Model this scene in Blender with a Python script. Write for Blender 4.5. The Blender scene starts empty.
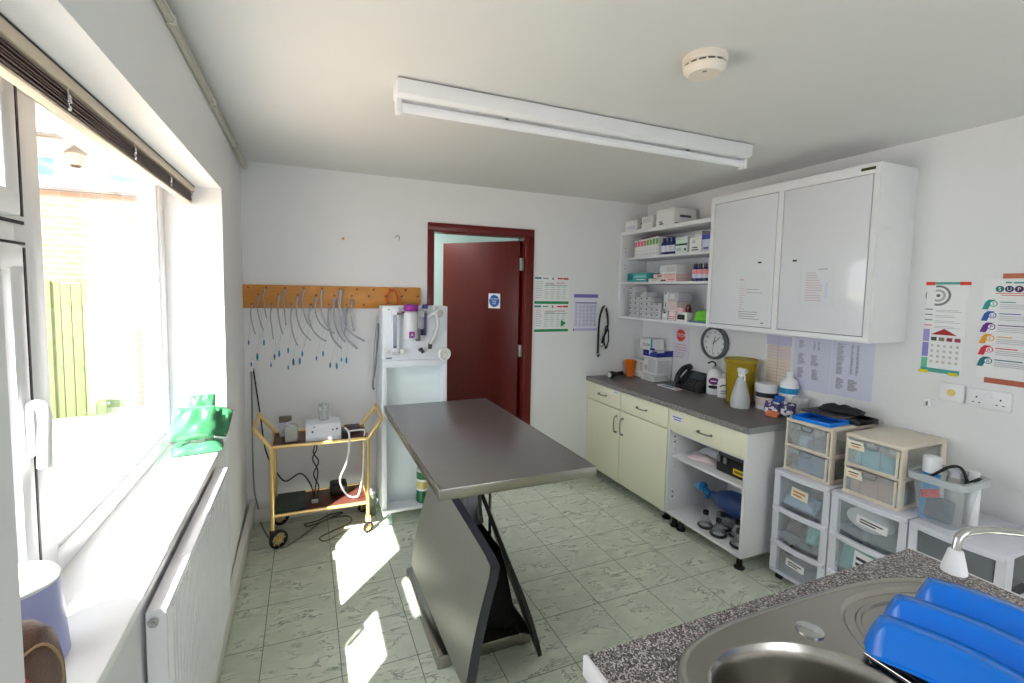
import bpy, bmesh, math, random
from mathutils import Vector, Matrix, Euler
random.seed(7)
PI = math.pi
scn = bpy.context.scene
COL = scn.collection

# ---------------------------------------------------------------- camera
cam_d = bpy.data.cameras.new('camera'); cam = bpy.data.objects.new('camera', cam_d); COL.objects.link(cam)
YAW, PITCH, ROLL = 0.3955, -0.0728, 0.0191
cam_d.sensor_width = 36.0; cam_d.lens = 466.8 / 1024 * 36
cam_d.shift_x = (512 - 500.4) / 1024; cam_d.shift_y = (323.7 - 341.5) / 1024
cam_d.clip_start = 0.02
_f = Vector((math.sin(YAW) * math.cos(PITCH), math.cos(YAW) * math.cos(PITCH), math.sin(PITCH)))
_r = _f.cross(Vector((0, 0, 1))).normalized(); _u = _r.cross(_f)
_r2 = _r * math.cos(ROLL) + _u * math.sin(ROLL); _u2 = -_r * math.sin(ROLL) + _u * math.cos(ROLL)
_m = Matrix((_r2, _u2, -_f)).transposed().to_4x4(); _m.translation = Vector((0.355, 0, 1.595))
cam.matrix_world = _m
scn.camera = cam

# ---------------------------------------------------------------- light
w = bpy.data.worlds.new('sky'); scn.world = w; w.use_nodes = True
bg = w.node_tree.nodes['Background']
bg.inputs[0].default_value = (0.93, 0.97, 1.0, 1); bg.inputs[1].default_value = 3.2
sd = bpy.data.lights.new('sun', 'SUN'); sun = bpy.data.objects.new('sun', sd); COL.objects.link(sun)
sd.energy = 15.0; sd.angle = math.radians(0.7); sd.color = (1.0, 0.965, 0.91)
sun.rotation_euler = Vector((0.58, 0.65, -1.0)).to_track_quat('-Z', 'Y').to_euler()
sun.location = (-4, -4, 6)
scn.view_settings.view_transform = 'Standard'; scn.view_settings.look = 'None'
scn.view_settings.exposure = 0.95; scn.view_settings.gamma = 1.0; scn.view_settings.use_curve_mapping = False
scn.cycles.max_bounces = 10; scn.cycles.diffuse_bounces = 6; scn.cycles.transparent_max_bounces = 16
scn.cycles.caustics_reflective = False; scn.cycles.caustics_refractive = False

# ---------------------------------------------------------------- materials
def lin(c):
    out = []
    for v in c:
        v = v / 255.0
        out.append(v / 12.92 if v <= 0.04045 else ((v + 0.055) / 1.055) ** 2.4)
    return out
MATS = {}
def mat(name, rgb, rough=0.5, metal=0.0, spec=0.5, var=0.05, scale=18.0, bump=0.0, bscale=60.0, alpha=1.0, stretch=None, trans=0.0, ior=1.45):
    if name in MATS: return MATS[name]
    m = bpy.data.materials.new(name); m.use_nodes = True
    nt = m.node_tree; N = nt.nodes; L = nt.links
    b = N['Principled BSDF']
    c = lin(rgb)
    tc = N.new('ShaderNodeTexCoord'); mp = N.new('ShaderNodeMapping'); L.new(tc.outputs['Object'], mp.inputs[0])
    if stretch: mp.inputs['Scale'].default_value = stretch
    no = N.new('ShaderNodeTexNoise'); no.inputs['Scale'].default_value = scale; no.inputs['Detail'].default_value = 4
    L.new(mp.outputs[0], no.inputs['Vector'])
    mx = N.new('ShaderNodeMix'); mx.data_type = 'RGBA'
    L.new(no.outputs[0], mx.inputs[0])
    mx.inputs[6].default_value = [max(0, v * (1 - var)) for v in c] + [1]
    mx.inputs[7].default_value = [min(1, v * (1 + var)) for v in c] + [1]
    L.new(mx.outputs[2], b.inputs['Base Color'])
    b.inputs['Roughness'].default_value = rough; b.inputs['Metallic'].default_value = metal
    b.inputs['Specular IOR Level'].default_value = spec; b.inputs['IOR'].default_value = ior
    if trans: b.inputs['Transmission Weight'].default_value = trans
    if bump:
        n2 = N.new('ShaderNodeTexNoise'); n2.inputs['Scale'].default_value = bscale; n2.inputs['Detail'].default_value = 3
        L.new(mp.outputs[0], n2.inputs['Vector'])
        bp = N.new('ShaderNodeBump'); bp.inputs['Strength'].default_value = bump; bp.inputs['Distance'].default_value = 0.01
        L.new(n2.outputs[0], bp.inputs['Height']); L.new(bp.outputs[0], b.inputs['Normal'])
    if alpha < 1:
        # thin clear sheet: some light straight through, the rest a glossy tinted surface
        tr = N.new('ShaderNodeBsdfTransparent'); tr.inputs[0].default_value = [min(1, v * 0.3 + 0.7) for v in c] + [1]
        ms = N.new('ShaderNodeMixShader'); ms.inputs[0].default_value = alpha
        L.new(tr.outputs[0], ms.inputs[1]); L.new(b.outputs[0], ms.inputs[2])
        L.new(ms.outputs[0], N['Material Output'].inputs[0])
    MATS[name] = m
    return m
def ramp_mat(name, stops, build, rough=0.5, spec=0.5, metal=0.0, const=False):
    m = bpy.data.materials.new(name); m.use_nodes = True
    nt = m.node_tree; N = nt.nodes; L = nt.links; b = N['Principled BSDF']
    tc = N.new('ShaderNodeTexCoord')
    fac = build(N, L, tc)
    cr = N.new('ShaderNodeValToRGB'); r = cr.color_ramp
    if const: r.interpolation = 'CONSTANT'
    while len(r.elements) < len(stops): r.elements.new(0.5)
    for e, (p, c) in zip(r.elements, stops): e.position = p; e.color = lin(c) + [1]
    L.new(fac, cr.inputs[0]); L.new(cr.outputs[0], b.inputs['Base Color'])
    b.inputs['Roughness'].default_value = rough; b.inputs['Specular IOR Level'].default_value = spec; b.inputs['Metallic'].default_value = metal
    MATS[name] = m
    return m

M_WALL = mat('painted_wall', (231, 231, 233), 0.75, spec=0.25, var=0.025, scale=3, bump=0.05, bscale=45)
M_CEIL = mat('ceiling_paint', (222, 222, 223), 0.8, spec=0.2, var=0.02, scale=2, bump=0.05, bscale=30)
M_TRIM = mat('white_gloss_paint', (233, 232, 228), 0.35, var=0.03)
M_UPVC = mat('white_upvc', (236, 237, 240), 0.3, var=0.02)
M_SILL = mat('sill_board', (238, 238, 238), 0.35, var=0.02)
M_WHITE = mat('white_laminate', (232, 232, 236), 0.28, var=0.02)
M_CARC = mat('carcass_melamine', (228, 228, 232), 0.45, var=0.03, scale=60)
M_CREAM = mat('cream_door_laminate', (236, 234, 210), 0.35, var=0.025, scale=30, stretch=(1, 6, 0.6))
M_STEEL = mat('brushed_steel', (172, 169, 163), 0.26, metal=1.0, var=0.06, scale=40, stretch=(1, 14, 1))
M_STEELT = mat('table_steel', (150, 145, 145), 0.32, metal=0.75, var=0.08, scale=14, stretch=(2, 10, 1))
M_CHROME = mat('chrome', (205, 205, 207), 0.12, metal=1.0, var=0.02)
M_NICKEL = mat('satin_nickel', (150, 148, 140), 0.3, metal=1.0, var=0.03)
M_GOLD = mat('gold_anodised', (240, 206, 142), 0.3, metal=0.65, var=0.05)
M_BROWN = mat('dark_walnut_tray', (92, 52, 42), 0.35, var=0.25, scale=20, stretch=(8, 1, 1))
M_DOOR = mat('mahogany_door', (88, 22, 16), 0.42, spec=0.35, var=0.28, scale=9, stretch=(7, 7, 0.5))
M_FRAME = mat('mahogany_frame', (98, 20, 18), 0.3, var=0.2, scale=9, stretch=(7, 7, 0.5))
M_PINE = mat('varnished_pine', (205, 140, 66), 0.35, var=0.2, scale=9, stretch=(0.7, 1, 12))
M_BLACK = mat('black_plastic', (26, 26, 29), 0.38, var=0.1)
M_RUBBER = mat('black_rubber', (30, 30, 31), 0.6, var=0.1)
M_DGREY = mat('dark_grey_plastic', (62, 62, 68), 0.4, var=0.08)
M_MGREY = mat('mid_grey_plastic', (120, 122, 126), 0.45, var=0.05)
M_LGREY = mat('light_grey_plastic', (190, 192, 198), 0.4, var=0.04)
M_WPLAST = mat('white_plastic', (236, 236, 240), 0.35, var=0.02)
M_TOWER = mat('lilac_white_plastic', (222, 223, 234), 0.35, var=0.03)
M_BEIGE = mat('beige_plastic', (228, 217, 200), 0.4, var=0.03)
M_CLEAR = mat('frosted_clear_plastic', (232, 238, 243), 0.22, alpha=0.24, var=0.03)
M_CLEARG = mat('smoky_clear_plastic', (150, 154, 160), 0.25, alpha=0.5, var=0.04)
M_TUBE = mat('clear_pvc_tube', (192, 193, 204), 0.2, alpha=0.75, var=0.03)
M_THIN = mat('clear_pilot_line', (225, 226, 230), 0.3, alpha=0.22, var=0.02)
M_CARD = mat('white_carton', (228, 228, 228), 0.6, var=0.03)
M_CARD2 = mat('grey_white_carton', (205, 206, 210), 0.6, var=0.03)
M_PAPER = mat('paper', (236, 236, 238), 0.7, spec=0.2, var=0.015)
M_PAPERB = mat('bluish_paper', (214, 215, 234), 0.45, var=0.02)
M_BLUE = mat('glossy_blue_plastic', (16, 124, 236), 0.18, var=0.05)
M_GREENF = mat('green_foil_vinyl', (58, 122, 82), 0.25, var=0.4, scale=9, spec=0.7)
M_LILAC = mat('lilac_plastic', (168, 174, 222), 0.4, var=0.03)
M_LEATH = mat('brown_leather', (98, 66, 56), 0.5, var=0.25, scale=25, bump=0.25, bscale=220)
def ink(r, g, b): return mat('ink_%02x%02x%02x' % (r, g, b), (r, g, b), 0.55, var=0.02)

def glass_mat():
    m = bpy.data.materials.new('window_glass'); m.use_nodes = True
    N = m.node_tree.nodes; L = m.node_tree.links
    N.remove(N['Principled BSDF'])
    tr = N.new('ShaderNodeBsdfTransparent'); gl = N.new('ShaderNodeBsdfGlossy'); gl.inputs['Roughness'].default_value = 0.0
    no = N.new('ShaderNodeTexNoise'); no.inputs['Scale'].default_value = 2.0
    rr = N.new('ShaderNodeMapRange'); rr.inputs[3].default_value = 0.0; rr.inputs[4].default_value = 0.02
    L.new(no.outputs[0], rr.inputs[0]); L.new(rr.outputs[0], gl.inputs['Roughness'])
    # Schlick reflectance of a thin pane, the same from both of its faces
    lw = N.new('ShaderNodeLayerWeight'); lw.inputs[0].default_value = 0.5
    pw = N.new('ShaderNodeMath'); pw.operation = 'POWER'; pw.inputs[1].default_value = 5.0; L.new(lw.outputs['Facing'], pw.inputs[0])
    fr = N.new('ShaderNodeMath'); fr.operation = 'MULTIPLY_ADD'; fr.inputs[1].default_value = 0.92; fr.inputs[2].default_value = 0.04; L.new(pw.outputs[0], fr.inputs[0])
    mx = N.new('ShaderNodeMixShader')
    L.new(fr.outputs[0], mx.inputs[0]); L.new(tr.outputs[0], mx.inputs[1]); L.new(gl.outputs[0], mx.inputs[2])
    L.new(mx.outputs[0], N['Material Output'].inputs[0])
    return m
M_GLASS = glass_mat()

def floor_mat():
    m = bpy.data.materials.new('green_vinyl_tiles'); m.use_nodes = True
    N = m.node_tree.nodes; L = m.node_tree.links; b = N['Principled BSDF']
    tc = N.new('ShaderNodeTexCoord')
    mp = N.new('ShaderNodeMapping'); L.new(tc.outputs['Object'], mp.inputs[0])
    mp.inputs['Location'].default_value = (-1.725 + 3.12, -2.195 + 2.9, 0)
    br = N.new('ShaderNodeTexBrick'); br.offset = 0.0; br.squash = 1.0
    br.inputs['Scale'].default_value = 1.0; br.inputs['Mortar Size'].default_value = 0.0022; br.inputs['Mortar Smooth'].default_value = 0.2
    br.inputs['Brick Width'].default_value = 0.312; br.inputs['Row Height'].default_value = 0.29
    br.inputs['Color1'].default_value = (0, 0, 0, 1); br.inputs['Color2'].default_value = (1, 1, 1, 1); br.inputs['Bias'].default_value = 0
    L.new(mp.outputs[0], br.inputs[0])
    # per-tile shift of the marble pattern
    sh = N.new('ShaderNodeVectorMath'); sh.operation = 'SCALE'; sh.inputs[3].default_value = 3.7
    L.new(br.outputs[0], sh.inputs[0])
    ad = N.new('ShaderNodeVectorMath'); ad.operation = 'ADD'; L.new(tc.outputs['Object'], ad.inputs[0]); L.new(sh.outputs[0], ad.inputs[1])
    rot = N.new('ShaderNodeMapping'); rot.inputs['Rotation'].default_value = (0, 0, 0.75); rot.inputs['Scale'].default_value = (2.1, 6.5, 1)
    L.new(ad.outputs[0], rot.inputs[0])
    n1 = N.new('ShaderNodeTexNoise'); n1.inputs['Scale'].default_value = 2.2; n1.inputs['Detail'].default_value = 7; n1.inputs['Roughness'].default_value = 0.62; n1.inputs['Distortion'].default_value = 0.8
    L.new(rot.outputs[0], n1.inputs['Vector'])
    # thin veins where the noise crosses its middle
    s = N.new('ShaderNodeMath'); s.operation = 'SUBTRACT'; s.inputs[1].default_value = 0.5; L.new(n1.outputs[0], s.inputs[0])
    a = N.new('ShaderNodeMath'); a.operation = 'ABSOLUTE'; L.new(s.outputs[0], a.inputs[0])
    r1 = N.new('ShaderNodeMapRange'); r1.inputs[1].default_value = 0.0; r1.inputs[2].default_value = 0.025; r1.inputs[3].default_value = 1.0; r1.inputs[4].default_value = 0.0
    L.new(a.outputs[0], r1.inputs[0])
    n2 = N.new('ShaderNodeTexNoise'); n2.inputs['Scale'].default_value = 9; n2.inputs['Detail'].default_value = 4; L.new(ad.outputs[0], n2.inputs['Vector'])
    r2 = N.new('ShaderNodeMapRange'); r2.inputs[1].default_value = 0.42; r2.inputs[2].default_value = 0.6; L.new(n2.outputs[0], r2.inputs[0])
    mu = N.new('ShaderNodeMath'); mu.operation = 'MULTIPLY'; L.new(r1.outputs[0], mu.inputs[0]); L.new(r2.outputs[0], mu.inputs[1])
    cr = N.new('ShaderNodeValToRGB'); L.new(n2.outputs[0], cr.inputs[0])
    cr.color_ramp.elements[0].position = 0.3; cr.color_ramp.elements[0].color = lin((202, 211, 194)) + [1]
    cr.color_ramp.elements[1].position = 0.7; cr.color_ramp.elements[1].color = lin((226, 231, 215)) + [1]
    m1 = N.new('ShaderNodeMix'); m1.data_type = 'RGBA'; L.new(mu.outputs[0], m1.inputs[0]); L.new(cr.outputs[0], m1.inputs[6]); m1.inputs[7].default_value = lin((112, 136, 120)) + [1]
    m2 = N.new('ShaderNodeMix'); m2.data_type = 'RGBA'; L.new(br.outputs['Fac'], m2.inputs[0]); L.new(m1.outputs[2], m2.inputs[6]); m2.inputs[7].default_value = lin((118, 136, 122)) + [1]
    L.new(m2.outputs[2], b.inputs['Base Color'])
    b.inputs['Roughness'].default_value = 0.32; b.inputs['Specular IOR Level'].default_value = 0.4
    return m
M_FLOOR = floor_mat()
def _gran(N, L, tc):
    v = N.new('ShaderNodeTexVoronoi'); v.inputs['Scale'].default_value = 320; L.new(tc.outputs['Object'], v.inputs['Vector'])
    return v.outputs['Color']
M_GRAN = ramp_mat('speckled_counter', [(0, (58, 54, 56)), (0.32, (112, 105, 107)), (0.48, (168, 160, 161)), (0.62, (208, 202, 200)), (0.74, (88, 82, 86))], _gran, rough=0.35, const=True)
def _gran2(N, L, tc):
    v = N.new('ShaderNodeTexVoronoi'); v.inputs['Scale'].default_value = 300; L.new(tc.outputs['Object'], v.inputs['Vector'])
    return v.outputs['Color']
M_WTOP = ramp_mat('grey_worktop', [(0, (84, 80, 80)), (0.35, (100, 96, 95)), (0.6, (114, 110, 109)), (0.75, (92, 88, 88))], _gran2, rough=0.33)
M_WEDGE = ramp_mat('worktop_edge_grey', [(0, (96, 92, 92)), (0.35, (128, 124, 124)), (0.55, (170, 166, 166)), (0.75, (104, 100, 100))], _gran2, rough=0.45, const=True)
def _brick(N, L, tc):
    b = N.new('ShaderNodeTexBrick'); b.inputs['Scale'].default_value = 1; b.inputs['Brick Width'].default_value = 0.225; b.inputs['Row Height'].default_value = 0.075; b.inputs['Mortar Size'].default_value = 0.008
    b.inputs['Color1'].default_value = (0.1, 0.1, 0.1, 1); b.inputs['Color2'].default_value = (0.6, 0.6, 0.6, 1); b.inputs['Mortar'].default_value = (1, 1, 1, 1)
    mp = N.new('ShaderNodeMapping'); mp.inputs['Rotation'].default_value = (PI / 2, 0, 0); L.new(tc.outputs['Object'], mp.inputs[0]); L.new(mp.outputs[0], b.inputs[0])
    return b.outputs[0]
M_BRICK = ramp_mat('buff_brick', [(0, (134, 96, 74)), (0.6, (152, 116, 92)), (1.0, (150, 140, 128))], _brick, rough=0.8)

# ---------------------------------------------------------------- mesh helpers
def FR(o, x, y):
    x = Vector(x).normalized(); y = Vector(y).normalized(); z = x.cross(y)
    m = Matrix((x, y, z)).transposed().to_4x4(); m.translation = Vector(o); return m
def crv(pts, n=6, closed=False):
    P = [Vector(p) for p in pts]; out = []; k = len(P)
    rng = range(k if closed else k - 1)
    for i in rng:
        if closed: a, b, c, d = P[(i - 1) % k], P[i], P[(i + 1) % k], P[(i + 2) % k]
        else: a, b, c, d = P[max(i - 1, 0)], P[i], P[i + 1], P[min(i + 2, k - 1)]
        for j in range(n):
            t = j / n
            out.append(0.5 * ((2 * b) + (c - a) * t + (2 * a - 5 * b + 4 * c - d) * t * t + (3 * b - a - 3 * c + d) * t ** 3))
    if not closed: out.append(P[-1])
    return out
ORG = {}
TEXTCACHE = {}
JR = random.Random(3)
class MB:
    JIT = 0.0
    def __init__(self): self.bm = bmesh.new(); self.mats = []
    def mi(self, m):
        if m not in self.mats: self.mats.append(m)
        return self.mats.index(m)
    def merge(self, b, m, M=None, smooth=False):
        k = self.mi(m)
        if M is not None: bmesh.ops.transform(b, matrix=M, verts=b.verts)
        vm = {v: self.bm.verts.new(v.co) for v in b.verts}
        for f in b.faces:
            try: nf = self.bm.faces.new([vm[v] for v in f.verts])
            except ValueError: continue
            nf.material_index = k; nf.smooth = smooth
        b.free(); return self
    def raw(self, verts, faces, m, M=None, smooth=False):
        k = self.mi(m); vs = [self.bm.verts.new((M @ Vector(v)) if M is not None else v) for v in verts]
        for f in faces:
            try: nf = self.bm.faces.new([vs[i] for i in f])
            except ValueError: continue
            nf.material_index = k; nf.smooth = smooth
        return self
    def box(self, x0, x1, y0, y1, z0, z1, m, bev=0.0, seg=2, M=None, taper=None):
        b = bmesh.new(); bmesh.ops.create_cube(b, size=1)
        j = lambda a, c: (a + JR.random() * MB.JIT, c - JR.random() * MB.JIT) if c - a > 0.004 else (a, c)   # keep overlapping boards off a common plane
        x0, x1 = j(x0, x1); y0, y1 = j(y0, y1); z0, z1 = j(z0, z1)
        for v in b.verts:
            v.co = Vector(((x0 + x1) / 2 + v.co.x * (x1 - x0), (y0 + y1) / 2 + v.co.y * (y1 - y0), (z0 + z1) / 2 + v.co.z * (z1 - z0)))
        if taper:
            cx, cy = (x0 + x1) / 2, (y0 + y1) / 2
            for v in b.verts:
                if v.co.z < (z0 + z1) / 2: v.co.x = cx + (v.co.x - cx) * taper; v.co.y = cy + (v.co.y - cy) * taper
        if bev: bmesh.ops.bevel(b, geom=b.edges[:], offset=bev, segments=seg, affect='EDGES', profile=0.5)
        return self.merge(b, m, M, smooth=False)
    def tube(self, pts, r, m, n=8, closed=False, M=None, radii=None):
        P = [Vector(p) for p in pts]; k = len(P)
        T = []
        for i in range(k):
            if closed: t = P[(i + 1) % k] - P[(i - 1) % k]
            else: t = P[min(i + 1, k - 1)] - P[max(i - 1, 0)]
            T.append(t.normalized())
        up = Vector((0, 0, 1)) if abs(T[0].z) < 0.9 else Vector((1, 0, 0))
        nv = (up - T[0] * up.dot(T[0])).normalized(); V = []
        for i in range(k):
            nv = (nv - T[i] * nv.dot(T[i])).normalized(); bv = T[i].cross(nv)
            rr = radii[i] if radii else r
            for j in range(n):
                a = 2 * PI * j / n; V.append(P[i] + (nv * math.cos(a) + bv * math.sin(a)) * rr)
        F = []
        for i in range(k if closed else k - 1):
            i2 = (i + 1) % k
            for j in range(n): F.append((i * n + j, i * n + (j + 1) % n, i2 * n + (j + 1) % n, i2 * n + j))
        if not closed: F.append(tuple(range(n))[::-1]); F.append(tuple((k - 1) * n + j for j in range(n)))
        return self.raw(V, F, m, M, smooth=True)
    def lathe(self, prof, m, c=(0, 0, 0), n=28, M=None, sx=1.0, sy=1.0, cap=True):
        V = []; F = []; c = Vector(c)
        for r, z in prof:
            for j in range(n):
                a = 2 * PI * j / n; V.append(c + Vector((r * sx * math.cos(a), r * sy * math.sin(a), z)))
        for i in range(len(prof) - 1):
            for j in range(n): F.append((i * n + j, i * n + (j + 1) % n, (i + 1) * n + (j + 1) % n, (i + 1) * n + j))
        if prof[0] == prof[-1]: cap = False
        if cap and prof[0][0] > 1e-5: F.append(tuple(range(n))[::-1])
        if cap and prof[-1][0] > 1e-5: F.append(tuple((len(prof) - 1) * n + j for j in range(n)))
        b = bmesh.new(); vs = [b.verts.new(v) for v in V]
        for f in F:
            try: b.faces.new([vs[i] for i in f])
            except ValueError: pass
        bmesh.ops.remove_doubles(b, verts=b.verts, dist=1e-6)
        k = self.mi(m); before = len(self.bm.faces)
        if M is not None: bmesh.ops.transform(b, matrix=M, verts=b.verts)
        vm = {v: self.bm.verts.new(v.co) for v in b.verts}
        for f in b.faces:
            nf = self.bm.faces.new([vm[v] for v in f.verts]); nf.material_index = k; nf.smooth = len(f.verts) <= 4
        b.free(); return self
    def prism(self, poly, z0, z1, m, M=None, bev=0.0, smooth=False):
        b = bmesh.new(); lo = [b.verts.new((p[0], p[1], z0)) for p in poly]; hi = [b.verts.new((p[0], p[1], z1)) for p in poly]; k = len(poly)
        b.faces.new(lo[::-1]); b.faces.new(hi)
        for i in range(k): b.faces.new((lo[i], lo[(i + 1) % k], hi[(i + 1) % k], hi[i]))
        bmesh.ops.recalc_face_normals(b, faces=b.faces)
        if bev: bmesh.ops.bevel(b, geom=[e for e in b.edges], offset=bev, segments=2, affect='EDGES', profile=0.5)
        return self.merge(b, m, M, smooth)
    def plate(self, outer, holes, z0, z1, m):
        for z, flip in ((z1, False), (z0, True)):
            b = bmesh.new()
            for lp in [outer] + holes:
                vs = [b.verts.new((p[0], p[1], z)) for p in lp]
                for i in range(len(vs)): b.edges.new((vs[i], vs[(i + 1) % len(vs)]))
            bmesh.ops.triangle_fill(b, use_beauty=True, use_dissolve=False, edges=b.edges[:])
            for f in b.faces:
                if (f.normal.z < 0) != flip: f.normal_flip()
            self.merge(b, m)
        for lp in [outer] + holes:
            k = len(lp); V = [(p[0], p[1], z0) for p in lp] + [(p[0], p[1], z1) for p in lp]
            self.raw(V, [(i, (i + 1) % k, k + (i + 1) % k, k + i) for i in range(k)], m)
        return self
    def loft(self, loops, m, M=None, cap0=True, cap1=True, smooth=True):
        n = len(loops[0]); V = [v for l in loops for v in l]; F = []
        for i in range(len(loops) - 1):
            for j in range(n): F.append((i * n + j, i * n + (j + 1) % n, (i + 1) * n + (j + 1) % n, (i + 1) * n + j))
        if cap0: F.append(tuple(range(n))[::-1])
        if cap1: F.append(tuple((len(loops) - 1) * n + j for j in range(n)))
        return self.raw(V, F, m, M, smooth)
    def sph(self, c, r, m, M=None, u=16, v=10):
        b = bmesh.new(); bmesh.ops.create_uvsphere(b, u_segments=u, v_segments=v, radius=1)
        for q in b.verts: q.co = Vector((c[0] + q.co.x * r[0], c[1] + q.co.y * r[1], c[2] + q.co.z * r[2]))
        return self.merge(b, m, M, True)
    def text(self, s, size, m, M, align='LEFT', depth=0.0004):
        cu = bpy.data.curves.new('t', 'FONT'); cu.body = s; cu.size = size; cu.align_x = align; cu.extrude = depth; cu.resolution_u = 3
        o = bpy.data.objects.new('t', cu); COL.objects.link(o)
        me = bpy.data.meshes.new_from_object(o.evaluated_get(bpy.context.evaluated_depsgraph_get()))
        b = bmesh.new(); b.from_mesh(me); bpy.data.objects.remove(o); bpy.data.curves.remove(cu); bpy.data.meshes.remove(me)
        return self.merge(b, m, M)
    def build(self, name, parent=None, label=None, cat=None, group=None, kind=None, at=None, fixn=True):
        bm = self.bm
        if fixn: bmesh.ops.recalc_face_normals(bm, faces=bm.faces)
        xs = [v.co for v in bm.verts]
        lo = Vector((min(v.x for v in xs), min(v.y for v in xs), min(v.z for v in xs))); hi = Vector((max(v.x for v in xs), max(v.y for v in xs), max(v.z for v in xs)))
        o0 = Vector(at) if at is not None else Vector(((lo.x + hi.x) / 2, (lo.y + hi.y) / 2, lo.z))
        bmesh.ops.translate(bm, verts=bm.verts, vec=-o0)
        me = bpy.data.meshes.new(name); bm.to_mesh(me); bm.free()
        me.set_sharp_from_angle(angle=math.radians(38))
        for m in self.mats: me.materials.append(m)
        o = bpy.data.objects.new(name, me); COL.objects.link(o); ORG[o] = o0
        if parent is not None: o.parent = parent; o.location = o0 - ORG[parent]
        else: o.location = o0
        if label: o['label'] = label
        if cat: o['category'] = cat
        if group: o['group'] = group
        if kind: o['kind'] = kind
        return o
def thing(name, label, cat, loc=(0, 0, 0), group=None):
    o = bpy.data.objects.new(name, None); COL.objects.link(o); o.location = loc; ORG[o] = Vector(loc)
    o.empty_display_size = 0.05
    o['label'] = label; o['category'] = cat
    if group: o['group'] = group
    return o
def dup(root, loc=None, rotz=None, label=None, group=None):
    r = root.copy(); COL.objects.link(r)
    if loc is not None: r.location = loc
    if rotz is not None: r.rotation_euler = (0, 0, rotz)
    if label: r['label'] = label
    if group: r['group'] = group
    def rec(a, b):
        for ch in list(a.children):
            c = ch.copy(); COL.objects.link(c); c.parent = b; rec(ch, c)
    rec(root, r)
    return r
def S(name, mb, parent=None): return mb.build(name, parent, kind=None if parent else 'structure', at=(0, 0, 0) if parent is None else None)

# ---------------------------------------------------------------- room
D, RX, H = 3.42, 3.195, 2.378
WY0, WY1, WZ0, WZ1 = 0.79, 2.53, 0.86, 2.035
RY = -1.7
S('floor', MB().box(-0.34, RX + 0.1, RY - 0.1, D + 0.12, -0.06, 0, M_FLOOR))
S('ceiling', MB().box(-0.34, RX + 0.1, RY - 0.1, D + 0.12, H, H + 0.08, M_CEIL))
mb = MB()
mb.box(-0.32, 0, RY, WY0, 0, H, M_WALL); mb.prism([(-0.32, WY1), (0, WY1), (-0.022, D + 0.12), (-0.32, D + 0.12)], 0, H, M_WALL)
mb.box(-0.32, -0.02, WY0, WY1, 0, WZ0 - 0.03, M_WALL); mb.box(-0.32, 0, WY0, WY1, WZ1, H, M_WALL)
S('wall_left', mb)
mb = MB()
DX0, DX1, DZ = 1.215, 2.025, 2.045
mb.box(-0.05, DX0, D, D + 0.12, 0, H, M_WALL); mb.box(DX1, RX, D, D + 0.12, 0, H, M_WALL); mb.box(DX0, DX1, D, D + 0.12, DZ, H, M_WALL)
S('wall_back', mb)
S('wall_right', MB().box(RX, RX + 0.1, RY, D + 0.12, 0, H, M_WALL))
mb = MB()   # rear of the room, behind the camera, with an unseen window added as fill light
RW0, RW1, RZ0, RZ1 = 0.6, 1.9, 0.95, 2.1
mb.box(-0.32, RW0, RY - 0.1, RY, 0, H, M_WALL); mb.box(RW1, RX + 0.1, RY - 0.1, RY, 0, H, M_WALL)
mb.box(RW0, RW1, RY - 0.1, RY, 0, RZ0, M_WALL); mb.box(RW0, RW1, RY - 0.1, RY, RZ1, H, M_WALL)
S('wall_rear', mb)
mb = MB()
for x in (RW0, (RW0 + RW1) / 2 - 0.03, RW1 - 0.06): mb.box(x, x + 0.06, RY - 0.08, RY - 0.02, RZ0 + 0.06, RZ1 - 0.06, M_UPVC)
mb.box(RW0, RW1, RY - 0.08, RY - 0.02, RZ0, RZ0 + 0.06, M_UPVC); mb.box(RW0, RW1, RY - 0.08, RY - 0.02, RZ1 - 0.06, RZ1, M_UPVC)
S('rear_fill_window', mb)
# hall beyond the doorway
M_HALL = mat('pale_mint_paint', (214, 232, 226), 0.8, var=0.02, scale=3)
S('wall_hall', MB().box(0.2, 3.4, 4.75, 4.83, 0, 2.6, M_HALL).box(0.15, 0.2, D + 0.12, 4.83, 0, 2.6, M_HALL).box(3.4, 3.45, D + 0.12, 4.83, 0, 2.6, M_HALL))
S('ceiling_hall', MB().box(0.15, 3.45, D + 0.12, 4.83, 2.42, 2.48, M_HALL))
hl = bpy.data.lights.new('hall_fill', 'AREA'); hl.energy = 8; hl.size = 0.5; hlo = bpy.data.objects.new('hall_fill', hl); COL.objects.link(hlo); hlo.location = (1.0, 4.1, 2.40)  # unseen area light added to brighten the hall behind the door
S('floor_hall', MB().box(0.15, 3.45, D + 0.12, 4.83, -0.05, 0, mat('hall_lino', (150, 150, 140), 0.5)))

# sill, skirting, conduit
S('trim_1', MB().box(-0.235, -0.006, WY0, WY1, WZ0 - 0.028, WZ0, M_SILL, 0.006))
mb = MB(); mb.box(0, 0.018, RY, D, 0, 0.115, M_TRIM, 0.004); mb.box(0.0, 0.03, 0.9, D, 0.12, 0.165, M_TRIM, 0.006)
S('baseboard_left', mb)
S('baseboard_back', MB().box(0.02, 1.16, D - 0.016, D, 0, 0.1, M_TRIM, 0.004).box(2.065, 2.60, D - 0.016, D, 0, 0.1, M_TRIM, 0.004))
S('baseboard_right', MB().box(RX - 0.016, RX, RY, 1.8, 0, 0.1, M_TRIM, 0.004))
mb = MB(); mb.box(0.0, 0.02, RY, D - 0.005, 2.322, 2.346, mat('old_cream_trunking', (196, 194, 182), 0.5), 0.006)
mb.box(0.019, 0.023, RY, D - 0.005, 2.328, 2.34, MATS['old_cream_trunking'], 0.002)
for y in (1.0, 1.62, 2.25, 2.9): mb.box(-0.0, 0.026, y, y + 0.03, 2.318, 2.35, MATS['old_cream_trunking'], 0.003)
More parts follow.
